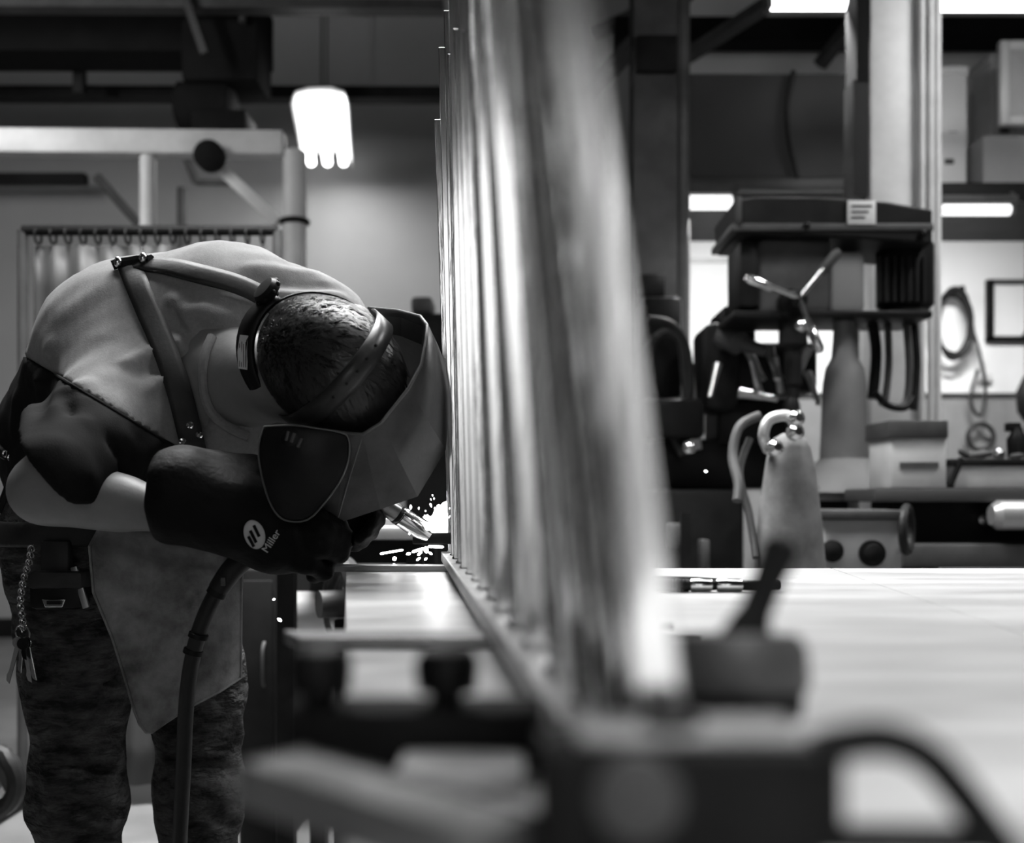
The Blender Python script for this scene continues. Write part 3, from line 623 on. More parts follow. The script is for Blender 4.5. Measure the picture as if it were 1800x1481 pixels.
# ------------------------------------------------------------------ arc and sparks
g = MB(); 
for (x, y, r) in ((772, 920, .018), (782, 912, .02), (770, 934, .014), (786, 926, .02), (785, 895, .012), (758, 935, .010), (792, 905, .014)):
    g.ball(P(x, y, 1.712), (r, r * .5, r * 1.1), 10)
tag(g.done('weld_arc', arc_m), 'blinding white welding arc where the torch nozzle meets the pickets', 'arc')
g = MB()
def spark(x0, y0, x1, y1, wpx, d):
    a = P(x0, y0, d); b = P(x1, y1, d); r = wpx / 2 / F * d; v = (b - a)
    if v.length < r: v = Vector((r, 0, 0)); b = a + v
    L = v.length; g.lathe(a, v, [(0, r * .3), (min(r, L * .3), r), (L - min(r, L * .3), r), (L, r * .3)], 7)
for q in ((626, 912, 630, 908, 8, 1.75), (642, 926, 645, 925, 5, 1.8), (668, 973, 709, 966, 4, 1.68), (690, 983, 697, 980, 7, 1.68), (689, 993, 696, 994, 7, 1.68), (714, 974, 722, 972, 5, 1.69),
          (724, 970, 746, 963, 5, 1.69), (748, 960, 750, 972, 8, 1.69), (734, 976, 742, 968, 5, 1.69), (732, 985, 739, 979, 4, 1.69), (746, 984, 751, 980, 4, 1.69), (753, 970, 760, 974, 4, 1.69), (752, 960, 780, 961, 5, 1.69),
          (720, 891, 722, 890, 8, 1.68), (735, 893, 737, 892, 5, 1.68), (762, 876, 763, 875, 4, 1.7), (769, 894, 772, 886, 6, 1.7), (764, 906, 768, 895, 8, 1.7), (746, 905, 752, 914, 6, 1.69), (755, 910, 760, 914, 5, 1.69), (762, 912, 761, 932, 8, 1.69),
          (770, 922, 774, 910, 6, 1.69), (744, 917, 756, 932, 6, 1.68), (737, 930, 743, 935, 6, 1.68), (717, 930, 726, 937, 6, 1.68), (756, 920, 764, 936, 6, 1.69), (718, 938, 721, 938, 4, 1.68),
          (424, 999, 438, 996, 5, 1.55), (479, 1054, 484, 1052, 4, 1.6), (490, 1091, 493, 1087, 9, 1.8), (606, 974, 610, 970, 6, 1.6), (560, 1016, 566, 1012, 7, 1.66), (657, 1006, 659, 1000, 4, 1.64), (1240, 830, 1241, 826, 6, 2.1)):
    spark(*q)
for k in range(26):
    an = random.uniform(-2.6, .3); r0 = random.uniform(20, 75); r1 = r0 + random.uniform(3, 14)
    spark(775 + r0 * math.cos(an), 930 + r0 * math.sin(an) * .8, 775 + r1 * math.cos(an), 930 + r1 * math.sin(an) * .8, random.uniform(1.5, 3.5), random.uniform(1.64, 1.72))
o = tag(g.done('sparks', spark_m), 'glowing sparks spraying from the weld at the rail end', 'sparks', kind='stuff')
# ================================================================== THE WELDER
def A(v): return np.array(v, dtype=np.float64)
def PA(px, py, d): return A(P(px, py, d))
def s_rc(p, a, b, r1, r2):
    ba = b - a; h = np.clip(((p - a) @ ba) / (ba @ ba), 0, 1)
    return np.linalg.norm(p - a - h[:, None] * ba, axis=1) - (r1 + (r2 - r1) * h)
def s_ell(p, c, R, rad):
    q = (p - c) @ R.T; k0 = np.linalg.norm(q / rad, axis=1); k1 = np.linalg.norm(q / (rad * rad), axis=1)
    return k0 * (k0 - 1) / np.maximum(k1, 1e-9)
def smin(a, b, k):
    h = np.maximum(k - np.abs(a - b), 0) / k; return np.minimum(a, b) - h * h * k / 4
def sm(k, *vs):
    r = vs[0]
    for v in vs[1:]: r = smin(r, v, k)
    return r
def surface_net(f, lo, hi, h):
    lo = A(lo); hi = A(hi); n = np.ceil((hi - lo) / h).astype(int) + 1
    ax = [lo[i] + np.arange(n[i]) * h for i in range(3)]
    V = np.empty(n, dtype=np.float32)
    YZ = np.stack(np.meshgrid(ax[1], ax[2], indexing='ij'), -1).reshape(-1, 2)
    st = max(1, int(200000 // len(YZ)))
    for i in range(0, n[0], st):
        xs = ax[0][i:i + st]
        p = np.empty((len(xs) * len(YZ), 3)); p[:, 0] = np.repeat(xs, len(YZ)); p[:, 1:] = np.tile(YZ, (len(xs), 1))
        V[i:i + st] = f(p).reshape(len(xs), n[1], n[2])
    S = V < 0
    cn = n - 1; acc = np.zeros((*cn, 3)); cnt = np.zeros(cn)
    offs = [(i, j, k) for i in (0, 1) for j in (0, 1) for k in (0, 1)]
    for o in offs:
        for axis in range(3):
            if o[axis]: continue
            e = list(o); e[axis] = 1
            sl = lambda q: tuple(slice(q[t], q[t] + cn[t]) for t in range(3))
            a = V[sl(o)]; b = V[sl(e)]; m = (a < 0) != (b < 0)
            tt = np.where(m, a / np.where(m, a - b, 1), 0)
            for t in range(3):
                acc[..., t] += np.where(m, o[t] + (tt if t == axis else 0), 0)
            cnt += m
    act = cnt > 0; idx = -np.ones(cn, dtype=int); idx[act] = np.arange(act.sum())
    I = np.argwhere(act); co = (I + acc[act] / cnt[act][:, None]) * h + lo
    faces = []
    for axis in range(3):
        u, v = (axis + 1) % 3, (axis + 2) % 3
        sA = [slice(None)] * 3; sB = [slice(None)] * 3; sA[axis] = slice(0, -1); sB[axis] = slice(1, None)
        m = S[tuple(sA)] != S[tuple(sB)]
        q = np.argwhere(m); ok = (q[:, u] > 0) & (q[:, v] > 0) & (q[:, u] < cn[u]) & (q[:, v] < cn[v]); q = q[ok]
        fl = S[tuple(sA)][tuple(q.T)]
        def at(du, dv):
            w_ = q.copy(); w_[:, u] -= du; w_[:, v] -= dv; return idx[tuple(w_.T)]
        Q = np.stack([at(1, 1), at(0, 1), at(0, 0), at(1, 0)], 1)
        Q[~fl] = Q[~fl][:, ::-1]; faces.append(Q)
    return co, np.concatenate(faces)
def sdf_obj(name, f, lo, hi, h, m, parent=None, smooth_it=1):
    co, fa = surface_net(f, lo, hi, h)
    me = bpy.data.meshes.new(name); me.vertices.add(len(co)); me.vertices.foreach_set('co', co.astype(np.float32).ravel())
    me.loops.add(len(fa) * 4); me.polygons.add(len(fa))
    me.loops.foreach_set('vertex_index', fa.ravel().astype(np.int32)); me.polygons.foreach_set('loop_start', np.arange(len(fa), dtype=np.int32) * 4)
    me.update(calc_edges=True); me.validate()
    o = link_mesh(name, me, m, parent, smooth=True)
    if smooth_it:
        q = o.modifiers.new('smooth', 'SMOOTH'); q.factor = .5; q.iterations = smooth_it
    return o
CAM = A((0, 0, EYE))
def hit(f, px, py, d0=1.2, d1=2.2):
    a = PA(px, py, 1.0) - CAM; t = d0
    for _ in range(160):
        p = (CAM + a * t)[None]; v = float(f(p)[0])
        if v < 4e-4: break
        t += max(v * .6, 3e-4)
        if t > d1: break
    p = CAM + a * t; e = 1e-3
    n = A([f((p + A(v) * e)[None])[0] - f((p - A(v) * e)[None])[0] for v in ((1, 0, 0), (0, 1, 0), (0, 0, 1))])
    return p, n / np.linalg.norm(n)
def make_folds(base, segs):
    out = []
    for (x0, y0, x1, y1, amp, wid) in segs:
        a, _ = hit(base, x0, y0); b, _ = hit(base, x1, y1); out.append((a, b, amp, wid))
    def disp(p, v):
        r = np.zeros(len(v)); near = np.abs(v) < .03
        if not near.any(): return v
        q = p[near]; acc = np.zeros(len(q))
        for a, b, amp, wid in out:
            ba = b - a; h = np.clip(((q - a) @ ba) / (ba @ ba), -.15, 1.15); dd = np.linalg.norm(q - a - h[:, None] * ba, axis=1)
            fade = np.clip(np.minimum(h + .15, 1.15 - h) / .3, 0, 1)
            acc += amp * fade * np.exp(-(dd / wid) ** 2)
        r[near] = acc
        return v - r
    return disp
def noise3(p, fr, seed=0):
    r = np.zeros(len(p)); g = np.random.RandomState(seed)
    for k in range(5):
        v = g.randn(3); v /= np.linalg.norm(v); r += np.sin(p @ v * fr * (1 + .35 * k) + g.rand() * 6.28)
    return r / 5

# ---- torso and arms
T = [(PA(172, 950, 1.82), .140), (PA(205, 860, 1.80), .140), (PA(168, 775, 1.86), .148), (PA(258, 648, 1.80), .176), (PA(402, 594, 1.77), .155), (PA(400, 715, 1.73), .125)]
SH_R = PA(228, 700, 1.65); EL_R = PA(80, 860, 1.48); WR_R = PA(335, 906, 1.45); SE = PA(96, 836, 1.425)
SH_L = PA(548, 592, 1.80); EL_L = PA(515, 800, 1.86); WR_L = PA(590, 925, 1.73)
def torso(p):
    r = s_rc(p, T[0][0], T[1][0], T[0][1], T[1][1])
    r = smin(r, s_rc(p, T[1][0], T[2][0], T[1][1], T[2][1]), .06)
    r = smin(r, s_rc(p, T[2][0], T[3][0], T[2][1], T[3][1]), .05)
    r = smin(r, s_rc(p, T[3][0], T[4][0], T[3][1], T[4][1]), .05)
    r = smin(r, s_rc(p, T[5][0], T[1][0], T[5][1], .12), .06)
    r = smin(r, np.linalg.norm(p - T[5][0], axis=1) - T[5][1], .06)
    r = smin(r, s_rc(p, T[4][0], SH_L, .13, .092), .06)
    return r
HEM = PA(150, 788, 1.53)
def sleeve_vol(p): return smin(s_rc(p, SH_R, HEM, .100, .084), s_rc(p, HEM, SE, .084, .062), .02)
def sleeve_l(p): return s_rc(p, SH_L, EL_L * .7 + SH_L * .3, .088, .072)
hemn = A((-.75, -.10, -.62)); hemn /= np.linalg.norm(hemn); HEMC = PA(98, 822, 1.47)
NK0 = PA(398, 662, 1.66); NK1 = PA(520, 668, 1.55)
def neck(p): return s_rc(p, NK0, NK1, .074, .062)
def shirt_base(p): return sm(.06, torso(p), sleeve_vol(p), sleeve_l(p))
SF = make_folds(shirt_base, [
    (318, 545, 395, 560, 0.0150, .010), (300, 520, 330, 575, 0.0120, .009), (345, 575, 385, 590, -0.0150, .009), (308, 540, 330, 610, -0.0120, .009),
    (350, 540, 420, 556, 0.0120, .007), (380, 520, 455, 545, 0.0075, .009), (440, 470, 560, 482, 0.0090, .010), (445, 498, 590, 505, -0.0090, .009), (470, 515, 600, 520, 0.0090, .009),
    (312, 590, 340, 640, 0.0180, .010), (322, 600, 332, 640, -0.0120, .006), (215, 640, 285, 605, 0.0090, .010), (235, 660, 300, 640, -0.0090, .010), (255, 690, 310, 640, 0.0090, .009),
    (322, 625, 352, 775, -.024, .020), (352, 590, 350, 700, -.012, .012), (80, 640, 70, 720, -0.0210, .012), (62, 660, 40, 770, 0.0120, .010), (90, 600, 72, 700, 0.0090, .012), (30, 690, 25, 770, 0.0090, .010),
    (95, 720, 110, 850, 0.0090, .008), (118, 700, 150, 860, -0.0105, .008), (150, 740, 185, 862, 0.0090, .008), (190, 770, 215, 850, -0.0090, .008), (215, 760, 245, 830, 0.0090, .008), (110, 690, 165, 670, 0.0060, .014), (240, 800, 300, 770, 0.0090, .010)])
def shirt_all(p):
    v = SF(p, shirt_base(p)); near = np.abs(v) < .02
    if near.any(): v[near] += .0022 * noise3(p[near], 55, 3) + .0012 * noise3(p[near], 140, 4)
    return v
def clip_shirt(p, v):
    v = np.maximum(v, np.where(s_rc(p, SH_R, EL_R + (EL_R - SH_R) * .5, .13, .13) < 0, (p - HEMC) @ hemn, -1))
    v = np.maximum(v, 1.005 - p[:, 2])
    return v
# seam between the paler body and the dark sleeve
sa = PA(84, 650, 1) - CAM; sb = PA(335, 802, 1) - CAM; seam = np.cross(sa, sb); seam /= np.linalg.norm(seam)
if seam[2] > 0: seam = -seam                     # seam points down to the sleeve side
def side(p):
    v = (p - CAM) @ seam
    q = (p[:, 0] / p[:, 1]) * F + X0
    return np.minimum(v, (350 - q) / F * 1.6)
# the body itself: head, neck, torso, arms, legs in one surface
HC = PA(583, 644, 1.50)
U = A((.32, -.92, -.19)); U /= np.linalg.norm(U); FD = A((.72, .3, -.64)); FD -= U * (FD @ U); FD /= np.linalg.norm(FD); RD = np.cross(FD, U)
HR = np.stack([RD, FD, U])
def hp(r, f, u): return HC + RD * r + FD * f + U * u
def head(p):
    v = s_ell(p, HC, HR, A((.083, .103, .116)))
    v = smin(v, s_rc(p, hp(0, .038, -.04), hp(0, .06, -.105), .058, .040), .04)
    v = smin(v, s_ell(p, hp(0, .105, -.03), HR, A((.014, .022, .026))), .02)
    for s_ in (-1, 1):
        v = smin(v, s_ell(p, hp(.088 * s_, -.012, -.03), HR, A((.010, .022, .033))), .012)
        v = np.maximum(v, -s_ell(p, hp(.032 * s_, .103, -.005), HR, A((.016, .012, .010))))
    v = np.maximum(v, -s_ell(p, hp(0, .108, -.075), HR, A((.024, .010, .004))))
    return v
LEG = {'r': [PA(118, 965, 1.76), PA(136, 1200, 1.75), PA(139, 1400, 1.73), A((PA(142, 1400, 1.76)[0], 1.78, .09))],
       'l': [PA(292, 975, 1.86), PA(345, 1200, 1.85), PA(350, 1400, 1.84), A((PA(352, 1400, 1.86)[0], 1.88, .09))]}
def legs(p, g=0.0):
    r = None
    for k in 'rl':
        a, b, c, e = LEG[k]
        v = sm(.04, s_rc(p, a, b, .094 + g, .070 + g), s_rc(p, b, c, .070 + g, .061 + g), s_rc(p, c, e, .061 + g, .046 + g))
        r = v if r is None else smin(r, v, .03)
    return r
def arm_r(p): return smin(s_rc(p, SH_R, EL_R, .058, .046), smin(s_rc(p, EL_R, WR_R, .041, .029), s_rc(p, EL_R * .75 + WR_R * .25, EL_R * .5 + WR_R * .5, .038, .034), .03), .03)
def arm_l(p): return smin(s_rc(p, SH_L, EL_L, .058, .046), s_rc(p, EL_L, WR_L, .046, .033), .03)
def body_f(p):
    v = torso(p) + .020
    v = sm(.05, v, neck(p), arm_r(p), arm_l(p))
    v = smin(v, head(p), .03)
    v = smin(v, legs(p, -.012), .05)
    for k in 'rl':
        e = LEG[k][3]; v = smin(v, s_rc(p, e + A((0, 0, -.03)), e + A((.11 if k == 'l' else .08, -.11 if k == 'r' else -.06, -.05)), .04, .03), .03)
    return v
lo, hi = (-1.06, 1.26, .02), (-.12, 2.08, 1.50)
person = sdf_obj('person', body_f, lo, hi, .0088, skin, smooth_it=2)
tag(person, 'welder in grey shirt and leather apron bent over the table, gloved hands on a torch', 'person')

shirt = sdf_obj('shirt', lambda p: np.maximum(clip_shirt(p, shirt_all(p)), side(p)), (-1.05, 1.46, .98), (-.24, 2.06, 1.50), .0062, shirt_m, person, 1)
sleeve = sdf_obj('sleeve', lambda p: np.maximum(clip_shirt(p, shirt_all(p) - .0012), -side(p)), (-1.05, 1.30, .98), (-.40, 2.06, 1.30), .0062, sleeve_m, person, 1)
sleeve['label'] = 'dark sleeve of the grey shirt'
def bodyclothes(p): return np.minimum(shirt_base(p), smin(neck(p), shirt_base(p), .02))
# collar
pts = [hit(bodyclothes, *q)[0] for q in ((374, 592), (363, 620), (358, 655), (361, 695), (376, 728), (402, 750), (436, 766))]
pts = [p + A((0, -.004, 0)) for p in pts]
MB().tube(spline(pts, 5), .0075, 10).done('collar', shirt_m, shirt)
# seam piping
pts = [hit(shirt_all, 84 + 245 * k / 18, 650 + 152 * 245 / 251 * k / 18, 1.3) for k in range(1, 19)]
MB().tube(spline([p + n * -.0005 for p, n in pts], 3), .0026, 8).done('seam', sleeve_m, sleeve)
# ---- jeans, belt
def jeans_base(p): return smin(legs(p, .010), sm(.05, s_rc(p, T[0][0], T[1][0], .146, .146), s_rc(p, T[1][0], T[2][0], .146, .150)), .04)
JF = make_folds(jeans_base, [(70, 1195, 210, 1205, -0.0151, .009), (90, 1185, 200, 1180, 0.0130, .010), (85, 1262, 215, 1275, 0.0130, .008), (80, 1275, 212, 1290, -0.0173, .009), (150, 1310, 216, 1330, 0.0130, .010),
    (120, 1335, 205, 1362, -0.0194, .010), (200, 1320, 190, 1420, 0.0173, .012), (150, 1395, 205, 1405, 0.0130, .008), (90, 1400, 190, 1425, -0.0173, .010), (120, 1440, 200, 1452, 0.0173, .009), (75, 1300, 85, 1400, 0.0108, .012), (100, 1465, 190, 1478, -0.0151, .009),
    (355, 1322, 425, 1344, 0.0151, .008), (345, 1335, 420, 1356, -0.0173, .009), (405, 1230, 425, 1300, 0.0151, .012), (380, 1400, 425, 1380, 0.0130, .012), (360, 1420, 410, 1460, -0.0130, .010), (290, 1330, 330, 1345, -0.0130, .009), (285, 1400, 330, 1420, 0.0130, .01), (120, 1110, 200, 1150, 0.0130, .02), (110, 1230, 180, 1225, 0.0086, .02)])
def jeans_f(p):
    v = JF(p, jeans_base(p)); near = np.abs(v) < .02
    if near.any():
        q = p[near] * A((1, 1, 2.2)); v[near] += .0060 * noise3(q, 34, 8) + .0035 * np.abs(noise3(q * A((1, 1, 1.4)), 60, 9))
    v = np.maximum(v, p[:, 2] - 1.02); return np.maximum(v, .10 - p[:, 2])
sdf_obj('jeans', jeans_f, (-1.06, 1.55, .08), (-.40, 2.06, 1.05), .0078, denim, person, 1)
sdf_obj('belt', lambda p: np.maximum(np.maximum(jeans_base(p) - .007, p[:, 2] - .975), .935 - p[:, 2]), (-1.06, 1.55, .92), (-.36, 2.06, .99), .006, leather, person, 1)
# ---- boots
for k in 'rl':
    e = LEG[k][3]; dirn = A((.72, -.69, 0)) if k == 'r' else A((.8, -.6, 0))
    toe = A((e[0], e[1], .05)) + dirn * .17; heel = A((e[0], e[1], .05)) - dirn * .04
    def bf(p):
        v = sm(.04, s_rc(p, heel, toe, .048, .044), s_rc(p, A((e[0], e[1], .05)), A((e[0], e[1], .20)), .052, .056))
        return np.maximum(np.maximum(v, .0 - p[:, 2]), p[:, 2] - .21)
    sdf_obj('boot', bf, (e[0] - .16, e[1] - .30, -.01), (e[0] + .30, e[1] + .16, .23), .008, black, person, 2)
# ---- leather apron
rows = []
prof = [(770, 335, 452, 1.615), (840, 270, 440, 1.61), (900, 190, 432, 1.625), (960, 158, 428, 1.60), (1040, 165, 425, 1.60), (1120, 198, 424, 1.605), (1190, 220, 424, 1.61), (1214, 227, 388, 1.61), (1245, 236, 328, 1.61), (1272, 246, 288, 1.61), (1286, 258, 268, 1.61)]
for i in range(len(prof) - 1):
    for s_ in range(5 if i < 6 else 3):
        u = s_ / (5 if i < 6 else 3); q = [prof[i][k] * (1 - u) + prof[i + 1][k] * u for k in range(4)]; rows.append(q)
rows.append(list(prof[-1])); G = []
for (y, xl, xr, d) in rows:
    r = []
    for j in range(41):
        u = j / 40; x = xl + (xr - xl) * u
        dd = d + .105 * ((x - 160) / 265) + .018 * math.sin((x - 150) / 46 + (y - 900) / 210) * min(1, max(0, (y - 880) / 150)) + .004 * math.sin(x / 17 + y / 60) + .04 * max(0, u - .9) ** 1.0
        dd += .012 * math.exp(-((y - 985 + (x - 330) * -.25) / 14) ** 2) * (1 if x < 400 else .5) - .010 * math.exp(-((y - 965 + (x - 330) * -.3) / 12) ** 2)
        r.append(P(x, y, dd))
    G.append(r)
apron = MB().grid(G).done('leather_apron', suede, person, solid=.003, sub=1)
# hem stitched round the apron edge
edge = [r[0] for r in G[10:]] + [G[-1][k] for k in range(0, 41, 10)] + [r[-1] for r in reversed(G[10:])]
MB().tube([p + Vector((0, -.002, 0)) for p in edge], .0022, 6).done('hem', suede, apron)
def ribbon(f, px_pts, wid, m, name, parent, off=.005, n=6, thick=.0035):
    H = [hit(f, *q) for q in px_pts]
    pts = spline([h[0] + h[1] * off for h in H], n); nor = spline([h[1] for h in H], n); g = []
    for i, p in enumerate(pts):
        t = (pts[min(i + 1, len(pts) - 1)] - pts[max(i - 1, 0)]).normalized(); s_ = nor[i].normalized().cross(t).normalized()
        g.append([p + s_ * (wid * u) + nor[i].normalized() * (-.0025 * abs(u) * 2) for u in (-.5, -.25, 0, .25, .5)])
    return MB().grid(g).done(name, m, parent, solid=thick)
ribbon(shirt_base, [(229, 470), (243, 503), (262, 548), (284, 602), (302, 652), (318, 702), (334, 760), (345, 800)], .036, leather, 'apron_strap', person, .007)
ribbon(shirt_base, [(238, 466), (300, 472), (350, 484), (410, 500), (455, 520), (488, 545), (512, 575)], .034, leather, 'apron_strap', person, .007)
bk = hit(shirt_base, 214, 474)[0]
MB().tube(spline([hit(shirt_base, x, y)[0] + A((0, -.006, .006)) for x, y in ((200, 474), (214, 470), (232, 467), (252, 464), (268, 464))], 3), .008, 8).done('strap_loop', black, person)
for x, y in ((211, 469), (255, 462)):
    c = hit(shirt_base, x, y + 5)[0] + A((0, -.010, .010))
    MB().ball(c, (.0065, .006, .009), 10).done('buckle', chrome, person)
for x, y in ((334, 744), (318, 770), (352, 760)):
    c, n_ = hit(shirt_base, x, y); MB().lathe(c + n_ * .008, n_, [(0, .005), (.003, .0055), (.005, .003)], 10).done('rivet', chrome, person)
# ---- hair
def hair_f(p):
    v = s_ell(p, HC, HR, A((.0875, .1075, .122))); q = p - HC
    v = np.maximum(v, (q @ FD) * .82 - (q @ U) * .57 - .012)
    v = np.maximum(v, -(q @ U) - .052 + np.clip(-(q @ FD), 0, .1) * -.25)
    near = np.abs(v) < .02
    if near.any(): v[near] += .0018 * noise3(p[near], 170, 12)
    return v
hair = sdf_obj('hair', hair_f, HC - .15, HC + .15, .005, scalp_m, person, 1)
g = bmesh.new(); cnt = 0
rad = A((.0880, .108, .1225))
while cnt < 2600:                                       # locks of hair, each a tuft of strands drawn to one tip
    v = rng.randn(3); v /= np.linalg.norm(v)
    q = v * rad                                        # right, face, up
    if q[1] * .82 - q[2] * .57 > .014 or q[2] < -.05: continue
    n_ = v / rad; n_ /= np.linalg.norm(n_)
    top = np.clip((q[2] + .02) / .10, 0, 1) * np.clip((q[1] + .07) / .1, 0, 1)
    swirl = A((.5 * math.sin(q[0] * 30 + q[1] * 18) - q[0] * 5 + rng.randn() * .22, 1.0, -.1 + rng.randn() * .1))
    t_ = swirl - n_ * (swirl @ n_); t_ /= np.linalg.norm(t_); s_ = np.cross(n_, t_)
    L = .008 + .024 * top * (.7 + .6 * rng.rand()); lift = .003 + .005 * top * rng.rand()
    tipc = q + t_ * L + n_ * (lift * .8)
    for k in range(7):
        b0 = q + s_ * rng.randn() * .0034 + t_ * rng.randn() * .004 - n_ * .001; wd = .0005 + .0006 * top
        tip = tipc + s_ * rng.randn() * .0009 + t_ * rng.randn() * .0025
        mid = (b0 + tip) / 2 + n_ * (lift * .55 + .0012) + s_ * rng.randn() * .0006
        W = lambda z: Vector(HC + z @ HR)
        a, b_, c, d_, e = [g.verts.new(W(z)) for z in (b0 - s_ * wd, b0 + s_ * wd, mid + s_ * wd * .8, mid - s_ * wd * .8, tip)]
        g.faces.new((a, b_, c, d_)); g.faces.new((d_, c, e))
    cnt += 1
me = bpy.data.meshes.new('hair_strands'); g.to_mesh(me); g.free()
hs = link_mesh('hair_strands', me, hair_m, hair, smooth=True); hs['kind'] = 'stuff'
# ---- gloves
WG = PA(400, 898, 1.43)
FING = [((505, 912, 1.455), (556, 908, 1.445), (594, 922, 1.475), (584, 940, 1.51)), ((514, 936, 1.45), (568, 932, 1.437), (607, 946, 1.472), (592, 960, 1.51)),
        ((510, 960, 1.455), (562, 960, 1.442), (598, 972, 1.475), (580, 982, 1.508)), ((498, 983, 1.465), (540, 990, 1.452), (570, 1003, 1.48), (552, 1010, 1.508))]
def glove_r(p):
    v = smin(s_rc(p, PA(318, 872, 1.42), WG, .068, .054), s_rc(p, PA(330, 850, 1.47), PA(440, 860, 1.50), .05, .05), .03)
    v = np.maximum(v, -((p - PA(281, 872, 1.42)) @ (A((1, 0, -.05)))))
    v = smin(v, s_rc(p, WG, PA(462, 935, 1.455), .050, .046), .03)
    v = smin(v, s_rc(p, PA(462, 925, 1.455), PA(492, 958, 1.462), .044, .040), .03)
    for a, b, c, e in FING:
        a, b, c, e = PA(*a), PA(*b), PA(*c), PA(*e)
        f = sm(.006, s_rc(p, a, b, .0175, .0150), s_rc(p, b, c, .0150, .0135), s_rc(p, c, e, .0135, .012))
        v = smin(v, f, .008)
    th = sm(.006, s_rc(p, PA(470, 905, 1.47), PA(528, 893, 1.50), .019, .015), s_rc(p, PA(528, 893, 1.50), PA(570, 900, 1.535), .015, .012))
    v = smin(v, th, .010)
    near = np.abs(v) < .02
    if near.any(): v[near] += .0016 * noise3(p[near], 90, 21)
    return v
gr = sdf_obj('glove', glove_r, PA(230, 770, 1.38) - A((.05, .06, .25)) + A((0, 0, 0)), PA(640, 760, 1.58), .0045, glove_m, person, 1)
gr['label'] = 'black gauntlet glove with pale emblem'
WL = PA(575, 930, 1.74)
LF = [((622, 905, 1.70), (652, 890, 1.70), (668, 895, 1.675), (660, 905, 1.65)), ((620, 925, 1.70), (648, 915, 1.695), (664, 915, 1.67), (655, 920, 1.648)), ((612, 942, 1.70), (638, 938, 1.69), (652, 935, 1.665), (645, 935, 1.645)), ((602, 955, 1.70), (625, 955, 1.69), (636, 950, 1.67), (632, 945, 1.65))]
def glove_l(p):
    v = smin(s_rc(p, EL_L * .35 + WR_L * .65, WL, .055, .045), s_rc(p, WL, PA(600, 920, 1.71), .044, .036), .02)
    for a, b, c, e in LF:
        a, b, c, e = PA(*a), PA(*b), PA(*c), PA(*e)
        v = smin(v, sm(.006, s_rc(p, a, b, .014, .0125), s_rc(p, b, c, .0125, .0115), s_rc(p, c, e, .0115, .010)), .008)
    return smin(v, sm(.006, s_rc(p, PA(590, 890, 1.70), PA(625, 868, 1.68), .017, .013), s_rc(p, PA(625, 868, 1.68), PA(655, 862, 1.665), .013, .011)), .01)
sdf_obj('glove', glove_l, (-.44, 1.60, .86), (-.17, 1.86, 1.06), .0045, glove_m, person, 1)
# emblem on the glove: pale ellipse with three dark slanted bars, wordmark beside it
n_ = A((.05, -1, .10)); n_ /= np.linalg.norm(n_)
def emb(x, y): p, n = hit(glove_r, x, y); return Vector(p + n * .002 + A((0, -.0012, 0)))
ring = [(447 + 19 * math.cos(a_), 938 + 24 * math.sin(a_) + 6 * math.cos(a_)) for a_ in np.linspace(0, 2 * math.pi, 28, endpoint=False)]
g = MB(); c_ = g.bm.verts.new(emb(447, 940)); rr = [[g.bm.verts.new(emb(447 + (x - 447) * s_, 940 + (y - 940) * s_)) for x, y in ring] for s_ in (.5, 1.0)]
for i in range(28):
    j = (i + 1) % 28; g.bm.faces.new((c_, rr[0][i], rr[0][j])); g.bm.faces.new((rr[0][i], rr[1][i], rr[1][j], rr[0][j]))
em = g.done('emblem', light_grey_print, gr, solid=.0008)
for (x0, y0, x1, y1) in ((446, 922, 456, 942), (440, 931, 451, 952), (437, 941, 447, 959)):
    v = Vector((x1 - x0, y1 - y0, 0)).normalized(); s_ = Vector((-v.y, v.x, 0)) * 2.7
    g = MB(); q = [emb(x0 + s_.x, y0 + s_.y), emb(x1 + s_.x, y1 + s_.y), emb(x1 - s_.x, y1 - s_.y), emb(x0 - s_.x, y0 - s_.y)]
    g.prism([p + Vector((0, -.0016, 0)) for p in q], (0, .0005, 0)).done('emblem_bar', glove_m, gr, smooth=False)
cu = bpy.data.curves.new('wordmark', 'FONT'); cu.body = 'Miller'; cu.size = .0145; cu.extrude = .0003; cu.align_x = 'CENTER'; cu.align_y = 'CENTER'
tmp = bpy.data.objects.new('tmp', cu); COL.objects.link(tmp); bpy.context.view_layer.update()
me = bpy.data.meshes.new_from_object(tmp.evaluated_get(bpy.context.evaluated_depsgraph_get())); bpy.data.objects.remove(tmp)
an = math.radians(57)
for v in me.vertices:
    x, y = v.co.x, v.co.y; X = x * math.cos(an) - y * math.sin(an); Y = x * math.sin(an) + y * math.cos(an)
    v.co = emb(477 + X * 1270, 950 - Y * 1270) + Vector((0, -.0008 - v.co.z, 0))
link_mesh('wordmark', me, light_grey_print, gr)

